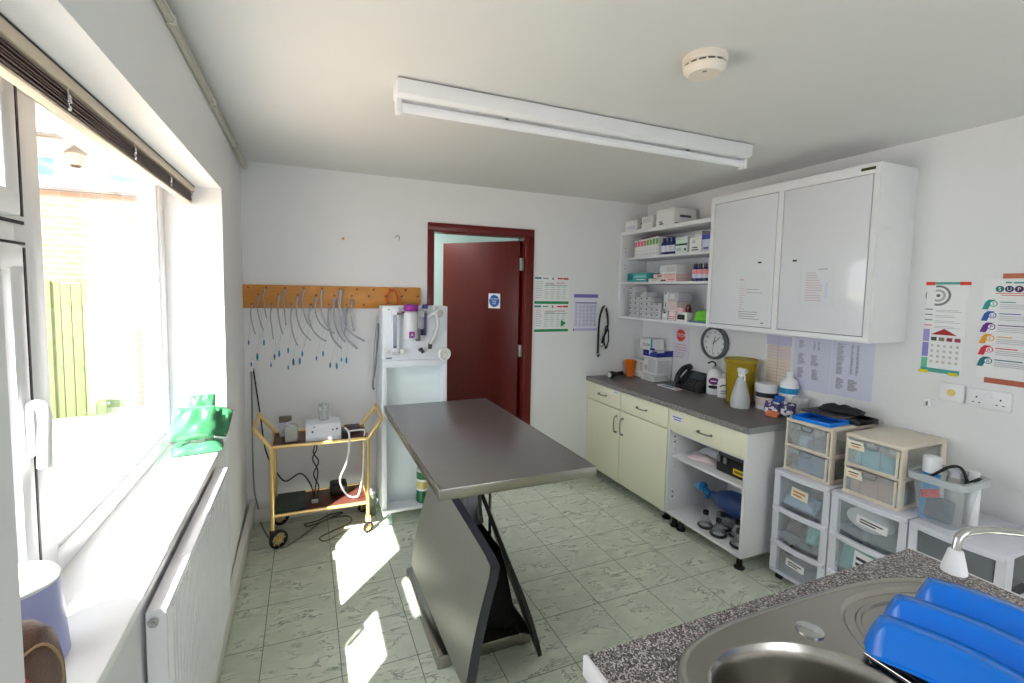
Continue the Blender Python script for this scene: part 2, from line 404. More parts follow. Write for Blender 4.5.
mb.build('cable_conduit', label='cream cable conduit running along the top of the window wall', cat='conduit')

# ---------------------------------------------------------------- window
MB.JIT = 0.0004
win = MB()
fx0, fx1 = -0.30, -0.225
win.box(fx0, fx1, WY0, WY1, WZ0 - 0.02, WZ0 + 0.055, M_UPVC, 0.006); win.box(fx0, fx1, WY0, WY1, WZ1 - 0.022, WZ1, M_UPVC, 0.006)
win.box(fx0, fx1, WY0, WY0 + 0.05, WZ0, WZ1, M_UPVC, 0.006); win.box(fx0, fx1, WY1 - 0.06, WY1, WZ0, WZ1, M_UPVC, 0.006)
win.box(fx0, fx1, 1.34, 1.467, WZ0 + 0.02, WZ1 - 0.02, M_UPVC, 0.006)
win.box(fx0, fx1, WY0 + 0.02, 1.36, 1.655, 1.745, M_UPVC, 0.006)
W = S('window_1', win)
def sash(name, y0, y1, z0, z1, t=0.055):
    s = MB(); a, b = -0.285, -0.205
    s.box(a, b, y0, y1, z0, z0 + t, M_UPVC, 0.008); s.box(a, b, y0, y1, z1 - t, z1, M_UPVC, 0.008)
    s.box(a, b, y0, y0 + t, z0, z1, M_UPVC, 0.008); s.box(a, b, y1 - t, y1, z0, z1, M_UPVC, 0.008)
    g = M_BLACK
    s.box(-0.2252, -0.2225, y1 + 0.038, y1 + 0.046, z0 + 0.004, z1 - 0.004, g)
    s.box(-0.2252, -0.2225, y0, y1 + 0.046, z1 + 0.002, z1 + 0.008, g) if z1 < 1.9 else s.box(-0.2252, -0.2225, y0, y1 + 0.046, z0 - 0.014, z0 - 0.006, g)
    # stepped glazing bead with its grey seal
    for q0, q1, w0, w1 in ((y0 + t, y1 - t, z0 + t, z0 + t + 0.014), (y0 + t, y1 - t, z1 - t - 0.014, z1 - t), (y0 + t, y0 + t + 0.014, z0 + t, z1 - t), (y1 - t - 0.014, y1 - t, z0 + t, z1 - t)):
        s.box(-0.246, -0.222, q0, q1, w0, w1, M_UPVC, 0.003)
    for q0, q1, w0, w1 in ((y0 + t, y1 - t, z0 + t + 0.013, z0 + t + 0.018), (y1 - t - 0.018, y1 - t - 0.013, z0 + t, z1 - t), (y0 + t, y1 - t, z1 - t - 0.018, z1 - t - 0.013)):
        s.box(-0.248, -0.243, q0, q1, w0, w1, M_MGREY)
    o = s.build(name, W)
    MB().box(-0.257, -0.249, y0 + t - 0.01, y1 - t + 0.01, z0 + t - 0.01, z1 - t + 0.01, M_GLASS).build('pane', o)
    return o
sash('fanlight_sash', WY0 + 0.05, 1.335, 1.732, WZ1 - 0.012)
cs = sash('casement_sash', WY0 + 0.05, 1.335, WZ0 + 0.05, 1.672)
hd = MB(); hd.box(-0.206, -0.194, 1.297, 1.318, 1.21, 1.335, M_WPLAST, 0.006)
hd.tube(crv([(-0.2, 1.307, 1.325), (-0.18, 1.304, 1.324), (-0.172, 1.30, 1.30), (-0.174, 1.298, 1.24), (-0.176, 1.296, 1.19)]), 0.012, M_WPLAST, 10)
hd.build('handle', cs)
MB().box(-0.262, -0.254, 1.467, WY1 - 0.06, WZ0 + 0.05, WZ1 - 0.022, M_GLASS).build('pane', W)
MB().box(-0.262, -0.235, 1.467, 1.485, WZ0 + 0.05, WZ1 - 0.022, M_UPVC, 0.004).box(-0.262, -0.235, WY1 - 0.078, WY1 - 0.06, WZ0 + 0.05, WZ1 - 0.022, M_UPVC, 0.004).box(-0.262, -0.235, 1.467, WY1 - 0.06, WZ0 + 0.05, WZ0 + 0.068, M_UPVC, 0.004).build('glazing_bead', W)

# venetian blind gathered up under the lintel
bl = thing('venetian_blind', 'brown venetian blind gathered up at the top of the window', 'blind', (-0.13, 1.65, 2.0))
M_SLAT = mat('brown_slat', (98, 74, 66), 0.35, var=0.2, scale=12)
M_SLATL = mat('cream_rail', (216, 200, 178), 0.45, var=0.08)
MB().box(-0.142, -0.105, WY0 + 0.02, WY1 - 0.012, WZ1 - 0.03, WZ1 - 0.002, M_SLATL, 0.003).box(-0.105, -0.1035, WY0 + 0.02, WY1 - 0.012, WZ1 - 0.005, WZ1 - 0.001, M_BLACK).build('headrail', bl)
sl = MB()
for i in range(10):
    z = WZ1 - 0.033 - i * 0.0042
    off = random.uniform(-0.004, 0.004); xa_, xm, xb2 = -0.138 + off, -0.124 + off, -0.110 + off; ya_, yb_ = WY0 + 0.03, WY1 - 0.018
    m_ = M_SLAT if i % 3 else mat('purple_slat', (120, 100, 104), 0.3, var=0.2)
    sl.raw([(xa_, ya_, z - 0.001), (xm, ya_, z + 0.0015), (xb2, ya_, z - 0.001), (xa_, yb_, z - 0.001), (xm, yb_, z + 0.0015), (xb2, yb_, z - 0.001),
            (xa_, ya_, z - 0.0028), (xb2, ya_, z - 0.0028), (xa_, yb_, z - 0.0028), (xb2, yb_, z - 0.0028)],
           [(0, 1, 4, 3), (1, 2, 5, 4), (6, 8, 9, 7), (2, 7, 9, 5), (0, 3, 8, 6), (0, 6, 7, 2, 1), (3, 4, 5, 9, 8)], m_)
sl.build('slat_stack', bl)
MB().box(-0.138, -0.112, WY0 + 0.03, WY1 - 0.018, WZ1 - 0.083, WZ1 - 0.075, M_SLATL, 0.003).build('bottom_rail', bl)
for y in (1.30, 1.72, 2.12, 2.46):
    MB().box(-0.1075, -0.1055, y, y + 0.004, WZ1 - 0.078, WZ1 - 0.03, M_SLATL).box(-0.107, -0.1035, y - 0.006, y + 0.01, WZ1 - 0.062, WZ1 - 0.044, M_CHROME, 0.001).box(-0.107, -0.1035, y - 0.004, y + 0.008, WZ1 - 0.076, WZ1 - 0.066, M_CHROME, 0.001).build('ladder_cord', bl)

# ---------------------------------------------------------------- outside
G = -0.15
S('ground_yard', MB().box(-9, 1, 3.6, 8.2, G - 0.05, G, mat('pale_paving', (190, 176, 156), 0.8, var=0.1, scale=3)).box(-9, -0.33, -4, 3.6, G - 0.05, G, MATS['pale_paving']))
M_REND = mat('white_render', (196, 192, 188), 0.8, var=0.03, scale=2)
hs = thing('neighbour_house', 'pale brick and white rendered house seen through the window', 'house', (-3.5, 8.6, G))
MB().box(-8, 0.5, 8.0, 8.3, G, 2.78, M_BRICK).build('brick_wall', hs)
MB().box(-8, 0.5, 7.98, 8.3, 2.82, 3.45, M_REND).build('rendered_wall', hs)
MB().box(-8, 0.5, 7.94, 8.3, 2.78, 2.82, mat('grey_ledge', (90, 82, 80), 0.7)).build('ledge', hs)
mb = MB(); mb.raw([(-8.2, 7.7, 3.42), (0.7, 7.7, 3.42), (0.7, 9.6, 4.7), (-8.2, 9.6, 4.7), (-8.2, 7.7, 3.5), (0.7, 7.7, 3.5), (0.7, 9.6, 4.78), (-8.2, 9.6, 4.78)], [(0, 1, 2, 3), (4, 7, 6, 5), (0, 4, 5, 1), (2, 6, 7, 3), (0, 3, 7, 4), (1, 5, 6, 2)], mat('pale_roof_tile', (140, 122, 116), 0.8, var=0.12, scale=8, stretch=(1, 6, 6)))
mb.build('roof', hs)
MB().tube([(-8.2, 7.66, 3.42), (0.7, 7.66, 3.42)], 0.05, mat('dark_gutter', (70, 66, 66), 0.5)).build('gutter', hs)
for x0, x1 in ((-3.0, -2.65), (-2.07, -1.78), (-1.72, -1.45)):
    o = MB().box(x0 - 0.03, x1 + 0.03, 7.95, 7.99, 2.93, 3.21, M_UPVC).build('window', hs)
    MB().box(x0, x1, 7.94, 7.952, 2.96, 3.18, mat('sky_blue_pane', (96, 140, 172), 0.15)).build('pane', o)
lt = thing('wall_lantern', 'small old-style lantern on the white house wall outside', 'lantern', (-2.38, 7.85, 3.12))
M_LANT = mat('aged_brass', (70, 58, 46), 0.45, metal=0.3)
MB().lathe([(0.0, 0.25), (0.04, 0.21), (0.13, 0.13), (0.115, 0.12)], M_LANT, (-2.38, 7.84, 3.12), 6).lathe([(0.04, -0.05), (0.065, -0.03), (0.05, -0.02)], M_LANT, (-2.38, 7.84, 3.12), 6).tube([(-2.38, 7.84, 3.3), (-2.38, 7.84, 3.36), (-2.38, 7.975, 3.36)], 0.012, M_LANT).build('bracket', lt)
MB().lathe([(0.055, -0.02), (0.1, 0.125)], mat('frosted_lantern_glass', (150, 140, 116), 0.3), (-2.38, 7.84, 3.12), 6).build('lantern_glass', lt)
fn = thing('garden_fence', 'weathered green wooden fence panel in the yard outside', 'fence', (-2.75, 7.55, G))
M_FENCE = mat('weathered_fence', (98, 108, 74), 0.8, var=0.3, scale=10, stretch=(6, 6, 0.6))
mb = MB()
for i in range(16): mb.box(-3.75 + i * 0.105, -3.652 + i * 0.105, 7.55, 7.57, G, 1.55 + 0.02 * ((i * 7) % 3), M_FENCE, 0.004)
mb.build('fence_boards', fn)
MB().box(-2.68, -2.58, 7.52, 7.6, G, 1.6, M_FENCE, 0.006).build('post', fn)
MB().box(-3.75, -2.05, 7.57, 7.6, 0.2, 0.28, M_FENCE).box(-3.75, -2.05, 7.57, 7.6, 1.2, 1.28, M_FENCE).build('rail', fn)

# ---------------------------------------------------------------- door
dr = MB()
dr.box(1.187, 1.235, D - 0.017, D, 0, 2.022, M_FRAME, 0.003); dr.box(1.985, 2.06, D - 0.017, D, 0, 2.022, M_FRAME, 0.003); dr.box(1.187, 2.06, D - 0.018, D, 2.02, 2.08, M_FRAME, 0.004)
dr.box(DX0, 1.24, D - 0.0, D + 0.12, 0, DZ, M_FRAME); dr.box(1.98, DX1, D, D + 0.12, 0, DZ, M_FRAME); dr.box(DX0, DX1, D, D + 0.12, 2.015, DZ, M_FRAME)
DOOR = S('door_1', dr)
hx, hy = 1.955, D + 0.035
ang = math.radians(130)   # leaf runs from the hinge away into the hall
ux, uy = math.cos(ang), math.sin(ang)
LM = FR((hx, hy, 0), (-ux, -uy, 0), (0, 0, 1))   # local x from free edge to hinge, y up, z toward the room
leaf = MB(); leaf.box(-0.745, 0, 0.008, 1.992, -0.042, 0, M_DOOR, 0.002, M=LM); LEAF = leaf.build('door_leaf', DOOR)
kp = MB(); kp.box(-0.73, -0.695, 1.135, 1.175, 0, 0.0015, M_WPLAST, M=LM); kp.build('keyhole_plate', LEAF)
mb = MB(); mb.lathe([(0.026, 0), (0.026, 0.008), (0.01, 0.012), (0.01, 0.035), (0.022, 0.04), (0.028, 0.055), (0.02, 0.068), (0.0, 0.07)], M_CHROME, M=LM @ Matrix.Translation((-0.68, 1.0, 0)), n=18); mb.build('door_knob', LEAF)
for z in (0.25, 1.05, 1.75):
    MB().box(1.95, 1.982, D + 0.0, D + 0.03, z, z + 0.1, M_NICKEL, 0.003).tube([(1.962, D + 0.012, z), (1.962, D + 0.012, z + 0.1)], 0.008, M_NICKEL).build('hinge', DOOR)
sg = MB(); SM = LM @ Matrix.Translation((-0.225, 1.5, 0.0012))
sg.box(-0.055, 0.055, -0.062, 0.062, -0.0012, 0.0, M_PAPER, M=SM)
sg.prism([(0.048 * math.cos(a * PI / 16), 0.05 * math.sin(a * PI / 16)) for a in range(32)], 0, 0.0006, ink(34, 92, 170), M=SM)
for k, t in enumerate(('Fire door', 'keep', 'shut')): sg.text(t, 0.022, M_PAPER, SM @ Matrix.Translation((0, 0.012 - k * 0.02, 0.0012)), 'CENTER')
sg.build('safety_sign', LEAF)

# ---------------------------------------------------------------- posters and papers
def poster(name, label, cat, F, ww, hh, els, base=None, group=None, thick=0.0012):
    m = MB(); m.box(0, ww, 0, hh, 0.0, thick, base or M_PAPER, M=F)
    for i, e in enumerate(els):
        z = thick + 0.0002 + 0.00005 * i
        if e[0] == 'r': m.box(e[1], e[1] + e[3], e[2], e[2] + e[4], thick - 0.0001, z, e[5], M=F)
        elif e[0] == 'c': m.prism([(e[1] + e[3] * math.cos(a * PI / 12), e[2] + e[3] * math.sin(a * PI / 12)) for a in range(24)], thick - 0.0001, z, e[4], M=F)
        elif e[0] == 'p': m.prism(e[1], thick - 0.0001, z, e[2], M=F)
        elif e[0] == 't': m.text(e[1], e[4], e[5], F @ Matrix.Translation((e[2], e[3], z + 0.0002)), e[6] if len(e) > 6 else 'LEFT', 0.0002)
    return m.build(name, label=label, cat=cat, group=group)
def lines(x0, x1, y1, n, dy, m, h=0.003, jag=0.3):
    out = []
    for i in range(n):
        out.append(('r', x0, y1 - i * dy, (x1 - x0) * (1 - random.random() * jag), h, m))
    return out
BK = lambda x, z: FR((x, D, z), (1, 0, 0), (0, 0, 1))          # on the back wall
RT = lambda y, z, x=RX: FR((x, y, z), (0, -1, 0), (0, 0, 1))   # on the right wall
G1, G2, K1, RD, PU = ink(22, 142, 84), ink(60, 150, 140), ink(96, 98, 104), ink(200, 50, 50), ink(122, 112, 186)
GL = ink(168, 172, 178)
def chart(flag):
    e = [('r', 0.0, 0.0, 0.322, 0.022, G1), ('r', 0.0, 0.203, 0.06, 0.016, ink(60, 130, 150)), ('r', 0.075, 0.206, 0.05, 0.009, G2), ('r', 0.21, 0.205, 0.05, 0.012, RD), ('r', 0.265, 0.203, 0.05, 0.016, ink(196, 70, 80)), ('r', 0.16, 0.2, 0.014, 0.018, K1)]
    e += lines(0.012, 0.075, 0.18, 8, 0.0185, GL, 0.004)
    for k in range(4):
        e += [('r', 0.09 + k * 0.055, 0.15, 0.05, 0.005, G2)]
        e += lines(0.092 + k * 0.055, 0.135 + k * 0.055, 0.135, 6, 0.018, ink(150, 188, 180), 0.004)
    e += lines(0.1, 0.2, 0.17, 2, 0.008, K1, 0.003); e += lines(0.2, 0.29, 0.175, 2, 0.008, ink(196, 120, 120), 0.003)
    if flag: e += [('p', [(0.25, 0.04), (0.25, 0.1), (0.3, 0.07)], G1)]
    return e
poster('wall_chart', 'white chart with a green bottom band, upper of two beside the door', 'poster', BK(2.08, 1.485), 0.325, 0.228, chart(False))
poster('wall_chart', 'white chart with a green arrow and band, lower of two beside the door', 'poster', BK(2.082, 1.253), 0.323, 0.225, chart(True))
e = [('r', 0.0, 0.285, 0.243, 0.03, PU), ('r', 0.012, 0.236, 0.22, 0.009, ink(96, 90, 150)), ('r', 0, 0, 0.243, 0.022, ink(190, 184, 222)), ('r', 0.0, 0, 0.01, 0.02, K1)]
for k in range(6): e += lines(0.014 + k * 0.037, 0.046 + k * 0.037, 0.22, 16, 0.012, ink(150, 150, 186), 0.005)
poster('wall_chart', 'pale lilac table chart with a purple header beside the hanging stethoscope', 'poster', BK(2.453, 1.255), 0.243, 0.325, e, base=mat('lilac_paper', (226, 226, 240), 0.5, var=0.02))

STOPR = ink(222, 70, 62)
e = [('p', [(0.095 + 0.052 * math.cos(PI / 8 + k * PI / 4), 0.2 + 0.052 * math.sin(PI / 8 + k * PI / 4)) for k in range(8)], STOPR), ('t', 'STOP', 0.095, 0.185, 0.042, M_PAPER, 'CENTER')]
e += lines(0.03, 0.165, 0.12, 3, 0.022, ink(214, 150, 170), 0.006) + lines(0.03, 0.16, 0.055, 3, 0.018, ink(140, 140, 170), 0.004)
poster('stop_notice', 'pale paper notice with a red STOP sign under the wall shelves', 'notice', RT(3.045, 1.05), 0.19, 0.27, e, base=mat('pale_pink_paper', (228, 222, 234), 0.5, var=0.02))
e = [('r', 0.004, 0.27, 0.175, 0.06, ink(200, 196, 224)), ('r', 0.01, 0.18, 0.165, 0.09, ink(222, 208, 208)), ('r', 0.01, 0.02, 0.165, 0.16, ink(228, 214, 196)), ('r', 0.085, 0.02, 0.004, 0.3, GL)] + lines(0.02, 0.16, 0.26, 12, 0.021, ink(196, 186, 180), 0.003)
poster('colour_chart', 'pale peach and lilac chart on the wall behind the blue banded bottle', 'chart', RT(2.18, 1.0), 0.185, 0.345, e)
def listpaper(blocks):
    e = []
    for (x0, x1, y1, n) in blocks: e += lines(x0, x1, y1, n, 0.0072, ink(146, 148, 160), 0.0035, 0.5)
    return e
poster('price_list', 'bluish printed list taped under the cupboard, left of two', 'paper', RT(1.985, 1.015), 0.225, 0.325, listpaper([(0.03, 0.07, 0.3, 7), (0.12, 0.135, 0.3, 8), (0.145, 0.16, 0.3, 8), (0.03, 0.075, 0.22, 10), (0.11, 0.16, 0.215, 9), (0.03, 0.07, 0.13, 9), (0.12, 0.16, 0.13, 9)]), base=M_PAPERB)
poster('price_list', 'bluish printed list taped under the cupboard, right of two', 'paper', RT(1.757, 1.02), 0.222, 0.33, listpaper([(0.03, 0.075, 0.3, 25), (0.105, 0.12, 0.3, 24), (0.135, 0.15, 0.3, 24), (0.035, 0.075, 0.1, 9), (0.1, 0.15, 0.1, 9)]), base=M_PAPERB)

# calendar-like chart and the SUP poster on the right wall
TE = ink(70, 160, 150)
e = [('c', 0.045, 0.375, 0.05, ink(120, 124, 130)), ('c', 0.045, 0.375, 0.04, M_PAPER), ('c', 0.045, 0.375, 0.03, ink(170, 174, 180)), ('c', 0.045, 0.375, 0.02, M_PAPER), ('r', 0.0, 0.32, 0.034, 0.108, M_PAPER), ('c', 0.046, 0.375, 0.008, K1)]
for k, c in enumerate((K1, ink(120, 100, 100), K1, RD)): e += [('r', 0.0, 0.305 - k * 0.026, 0.03, 0.005, c)] + lines(0.04, 0.14, 0.303 - k * 0.026, 2, 0.007, GL, 0.002)
e += [('p', [(0.03, 0.185), (0.13, 0.185), (0.08, 0.215)], ink(168, 34, 34))]
for k, c in enumerate((ink(60, 60, 70), ink(120, 120, 100), ink(150, 40, 60), ink(160, 60, 80))): e += [('r', 0.032 + k * 0.03, 0.155, 0.022, 0.018, c)]
for r in range(4):
    for k in range(5): e += [('r', 0.034 + k * 0.024, 0.125 - r * 0.026, 0.01, 0.012, ink(196, 190, 180))]
e += [('r', 0.0, 0.15, 0.024, 0.06, ink(160, 150, 210)), ('r', 0.0, 0.075, 0.024, 0.07, ink(140, 132, 204)), ('r', 0.0, 0.02, 0.024, 0.05, ink(110, 190, 160)),
      ('r', 0.0, 0.0, 0.15, 0.02, TE), ('r', 0.0, 0.428, 0.155, 0.012, TE), ('r', -0.005, 0.425, 0.035, 0.016, ink(220, 50, 40)), ('r', 0.125, 0.425, 0.04, 0.016, ink(214, 60, 36)), ('r', -0.008, -0.006, 0.04, 0.014, ink(224, 208, 30)), ('r', 0.11, -0.006, 0.035, 0.014, ink(220, 204, 40))]
poster('wall_calendar', 'white chart with red roof picture, held by red and yellow tape', 'poster', RT(1.327, 1.232), 0.158, 0.442, e)
CT = [ink(20, 150, 140), ink(40, 84, 170), ink(104, 40, 140), ink(226, 160, 40), ink(214, 40, 70), ink(14, 110, 124)]
e = [('r', 0.07, 0.427, 0.02, 0.007, TE), ('r', 0.095, 0.426, 0.06, 0.007, TE), ('r', 0.16, 0.427, 0.05, 0.007, TE)]
for k, ch in enumerate('SUPERB'):
    e += [('c', 0.053 + k * 0.0305, 0.402, 0.0142, (ink(20, 120, 124), ink(30, 44, 96), ink(60, 24, 84), CT[3], CT[4], CT[5])[k]), ('t', ch, 0.053 + k * 0.0305, 0.3945, 0.0225, M_PAPER, 'CENTER')]
e += [('r', 0.04, 0.381, 0.3, 0.003, ink(206, 80, 80)), ('r', 0.06, 0.373, 0.27, 0.003, ink(206, 80, 80))]
for k, ch in enumerate('SUPERB'):
    y = 0.31 - k * 0.0515
    e += [('p', [(0.0, y), (0.02, y), (0.03, y + 0.034), (0.044, y + 0.044), (0.02, y + 0.044), (0.009, y + 0.032)], CT[k]), ('c', 0.037, y + 0.026, 0.0135, CT[k]), ('c', 0.037, y + 0.026, 0.0108, M_PAPER), ('t', ch, 0.037, y + 0.019, 0.02, CT[k], 'CENTER')]
    e += [('r', 0.058, y + 0.032, 0.05 + 0.02 * (k % 3), 0.004, CT[k])] + lines(0.058, 0.39, y + 0.022, 3, 0.008, GL, 0.002, 0.2)
e += [('r', 0.06, 0.448, 0.3, 0.022, ink(190, 110, 80)), ('r', 0.03, -0.02, 0.34, 0.024, ink(176, 92, 70))]
poster('training_poster', 'large poster headed with letters in coloured discs, held by brown tape', 'poster', RT(1.118, 1.238), 0.42, 0.445, e)

def wallplate(F, ww, hh, sockets, name, label, cat, spot=None):
    t = MB(); t.box(0, ww, 0, hh, 0, 0.018, M_WPLAST, 0.004, M=F)
    if spot: t.prism([(ww / 2 + 0.017 * math.cos(a * PI / 8), hh / 2 + 0.017 * math.sin(a * PI / 8)) for a in range(16)], 0.0175, 0.019, spot, M=F)
    for cx in sockets:
        for dx, dz, a, b in ((-0.011, -0.012, 0.006, 0.004), (0.011, -0.012, 0.006, 0.004), (0, 0.012, 0.004, 0.008)):
            t.box(cx + dx - a / 2 - 0.001, cx + dx + a / 2 + 0.001, hh / 2 - 0.006 + dz - b / 2, hh / 2 - 0.006 + dz + b / 2, 0.0172, 0.0186, M_BLACK, M=F)
    if sockets:
        for cx in ((ww / 2 - 0.014), (ww / 2 + 0.003)): t.box(cx, cx + 0.012, hh - 0.035, hh - 0.013, 0.017, 0.022, M_WPLAST, 0.002, M=F)
    return t.build(name, label=label, cat=cat)
wallplate(RT(1.238, 1.105), 0.09, 0.086, [], 'blanking_plate', 'white blank wall plate with a yellow stain left of the sockets', 'wall plate', ink(232, 212, 130))
wallplate(RT(1.137, 1.10), 0.15, 0.086, [0.035, 0.115], 'wall_socket', 'white double wall socket under the coloured disc poster', 'socket')
MB().box(RX - 0.012, RX, 1.272, 1.302, 1.058, 1.1, M_WPLAST, 0.003).box(RX - 0.02, RX - 0.011, 1.281, 1.287, 1.066, 1.086, M_MGREY, 0.002).build('wall_hook', label='small white adhesive hook on the wall left of the blank plate', cat='hook')
for i, (x, z, lab, c) in enumerate(((0.596, 1.925, 'tiny orange wall plug on the back wall above the peg board', ink(226, 170, 110)), (0.965, 1.955, 'small bent metal hook high on the back wall near the door frame', M_MGREY))):
    if i: MB().tube(crv([(x - 0.012, D, z), (x - 0.012, D - 0.02, z), (x, D - 0.024, z + 0.012), (x + 0.012, D - 0.02, z), (x + 0.012, D - 0.014, z - 0.022)]), 0.0025, c, 6).build('wall_hook', label=lab, cat='hook')
    else: MB().lathe([(0.011, 0), (0.011, 0.006), (0.006, 0.012), (0, 0.012)], c, M=FR((x, D, z), (1, 0, 0), (0, 0, 1)), n=10).build('wall_plug', label=lab, cat='wall plug')

# ---------------------------------------------------------------- stethoscope
st = thing('stethoscope', 'black stethoscope hanging from a hook right of the lilac chart', 'stethoscope', (2.75, D - 0.03, 1.03))
y = D - 0.022
MB().tube(crv([(2.70, y, 1.06), (2.698, y, 1.2), (2.705, y, 1.36), (2.735, y, 1.455), (2.765, y, 1.455), (2.79, y, 1.36), (2.785, y - 0.005, 1.27), (2.745, y - 0.008, 1.2), (2.738, y - 0.006, 1.15)], 6), 0.009, M_RUBBER, 8).build('tubing', st)
MB().tube(crv([(2.785, y, 1.3), (2.80, y, 1.26), (2.805, y, 1.17), (2.79, y, 1.12)], 6), 0.0055, M_RUBBER, 8).tube(crv([(2.775, y, 1.3), (2.765, y, 1.24), (2.76, y, 1.16), (2.775, y, 1.11)], 6), 0.0055, M_RUBBER, 8).build('ear_tubes', st)
MB().lathe([(0.02, 0), (0.021, 0.006), (0.012, 0.012), (0.008, 0.02), (0, 0.02)], M_CHROME, M=FR((2.738, y + 0.004, 1.135), (1, 0, 0), (0, 0, 1)), n=18).build('chest_piece', st)
MB().sph((2.698, y, 1.052), (0.014, 0.01, 0.018), M_RUBBER).lathe([(0.017, 0), (0.017, 0.006), (0, 0.008)], M_CHROME, M=FR((2.698, y - 0.004, 1.045), (1, 0, 0), (0, 0, 1)), n=14).build('second_chest_piece', st)
for x, z in ((2.79, 1.112), (2.777, 1.102)): MB().sph((x, y, z), (0.008, 0.008, 0.011), M_BLACK).build('earpiece', st)
MB().tube(crv([(2.75, D, 1.475), (2.75, D - 0.025, 1.47), (2.75, D - 0.04, 1.452), (2.75, D - 0.04, 1.468)], 4), 0.004, M_WPLAST, 6).build('wall_hook', label='small white hook holding the stethoscope', cat='hook')

# ---------------------------------------------------------------- clock
CK = RT(2.59, 1.228)
ck = thing('wall_clock', 'round grey rimmed wall clock under the cupboard', 'clock', (RX - 0.02, 2.59, 1.1))
MB().lathe([(0.118, 0), (0.122, 0.01), (0.122, 0.032), (0.112, 0.042), (0.104, 0.04), (0.102, 0.024)], mat('clock_rim', (96, 98, 104), 0.4), M=CK, n=40, cap=False).build('rim', ck)
f = MB(); f.lathe([(0.104, 0.02), (0.0, 0.0202)], mat('clock_face', (232, 236, 236), 0.5), M=CK, n=40, cap=False)
for k in range(1, 13):
    a = PI / 2 - k * PI / 6
    f.text(str(k), 0.026, K1, CK @ Matrix.Translation((0.082 * math.cos(a), 0.082 * math.sin(a) - 0.009, 0.0212)), 'CENTER')
f.build('face', ck)
def hand(name, a, l, wd, z, m):
    q = Matrix.Rotation(a, 4, 'Z'); MB().box(-0.012, l, -wd, wd, z, z + 0.001, m, M=CK @ q).build(name, ck)
hand('hour_hand', PI / 2 - math.radians(34 - 22), 0.05, 0.003, 0.026, M_BLACK); hand('minute_hand', PI / 2 - math.radians(50), 0.078, 0.002, 0.028, M_BLACK); hand('second_hand', PI / 2 - math.radians(183), 0.085, 0.0008, 0.03, M_DGREY)

# ---------------------------------------------------------------- ceiling
lf = thing('ceiling_light', 'long white fluorescent batten on the ceiling', 'light', (1.59, 1.84, 2.26))
b = MB(); b.box(0.68, 2.505, 1.815, 1.875, 2.366, H, M_DGREY); b.prism([(1.80, 2.372), (1.80, 2.318), (1.822, 2.306), (1.868, 2.306), (1.89, 2.318), (1.89, 2.372)], 0.676, 2.51, M_WPLAST, M=Matrix(((0, 0, 1, 0), (1, 0, 0, 0), (0, 1, 0, 0), (0, 0, 0, 1))), bev=0.002); b.build('batten_body', lf)  # dark grey inset paints the shadow gap between batten and ceiling
for x in (1.13, 2.11): MB().box(x, x + 0.014, 1.838, 1.852, 2.282, 2.307, M_MGREY, 0.002).build('tube_clip', lf)
for x in (0.676, 2.488): MB().box(x, x + 0.022, 1.825, 1.865, 2.255, 2.31, M_WPLAST, 0.004).build('lamp_holder', lf)
MB().tube([(0.698, 1.845, 2.28), (2.488, 1.845, 2.28)], 0.019, mat('unlit_phosphor_tube', (240, 240, 246), 0.25, var=0.01), 16).build('fluorescent_tube', lf)
SMc = (1.59, 1.235, H)
sm = thing('smoke_detector', 'round cream smoke detector on the ceiling', 'smoke detector', (1.595, 1.225, 2.32))
M_SMK = mat('aged_white_plastic', (232, 222, 212), 0.45, var=0.02)
MB().lathe([(0.07, 0), (0.07, -0.02), (0.066, -0.024)], M_SMK, SMc, 36).build('base_ring', sm)
MB().lathe([(0.061, -0.02), (0.059, -0.032)], M_DGREY, SMc, 36).build('sensor_slots', sm)
q = MB().lathe([(0.067, -0.032), (0.065, -0.042), (0.05, -0.056), (0.0, -0.058)], M_SMK, SMc, 36)
for k in range(14):
    a = k * 2 * PI / 14; q.box(0.056, 0.065, -0.003, 0.003, -0.034, -0.021, M_SMK, M=Matrix.Translation(SMc) @ Matrix.Rotation(a, 4, 'Z'))
q.lathe([(0.008, -0.0575), (0.007, -0.060), (0, -0.060)], M_MGREY, (SMc[0] - 0.02, SMc[1] - 0.022, SMc[2] + 0.003), 12).build('cover', sm)

# ---------------------------------------------------------------- radiator
ra = thing('radiator', 'white ribbed panel radiator under the window', 'radiator', (0.02, 1.8, 0.187))
r0, r1, z0, z1 = 1.31, 2.265, 0.187, 0.807
p = MB(); prof = []; yy = r0 + 0.02
pts = [(0.042, r0 + 0.002), (0.046, r0 + 0.012)]
n = 30; step = (r1 - r0 - 0.04) / n
for i in range(n):
    y0 = r0 + 0.02 + i * step
    pts += [(0.044, y0), (0.053, y0 + step * 0.22), (0.053, y0 + step * 0.6), (0.044, y0 + step * 0.82)]
pts += [(0.046, r1 - 0.012), (0.042, r1 - 0.002), (0.036, r1 - 0.002), (0.036, r0 + 0.002)]
p.prism([(a, b_) for a, b_ in pts], z0 + 0.012, z1 - 0.02, M_WHITE)
p.box(0.036, 0.05, r0 + 0.004, r1 - 0.004, z1 - 0.024, z1 - 0.004, M_WHITE, 0.004); p.box(0.036, 0.048, r0 + 0.004, r1 - 0.004, z0, z0 + 0.016, M_WHITE, 0.004)
p.build('front_panel', ra)
MB().box(0.006, 0.05, r0, r1, z1 - 0.006, z1, M_WHITE, 0.002).build('top_grille', ra)
for y0 in (r0, r1 - 0.004): MB().box(0.004, 0.046, y0, y0 + 0.004, z0 + 0.01, z1 - 0.004, M_WHITE, 0.001).build('side_panel', ra)
MB().box(0.006, 0.012, r0 + 0.02, r1 - 0.02, z0 + 0.05, z1 - 0.05, M_WHITE).build('back_panel', ra)
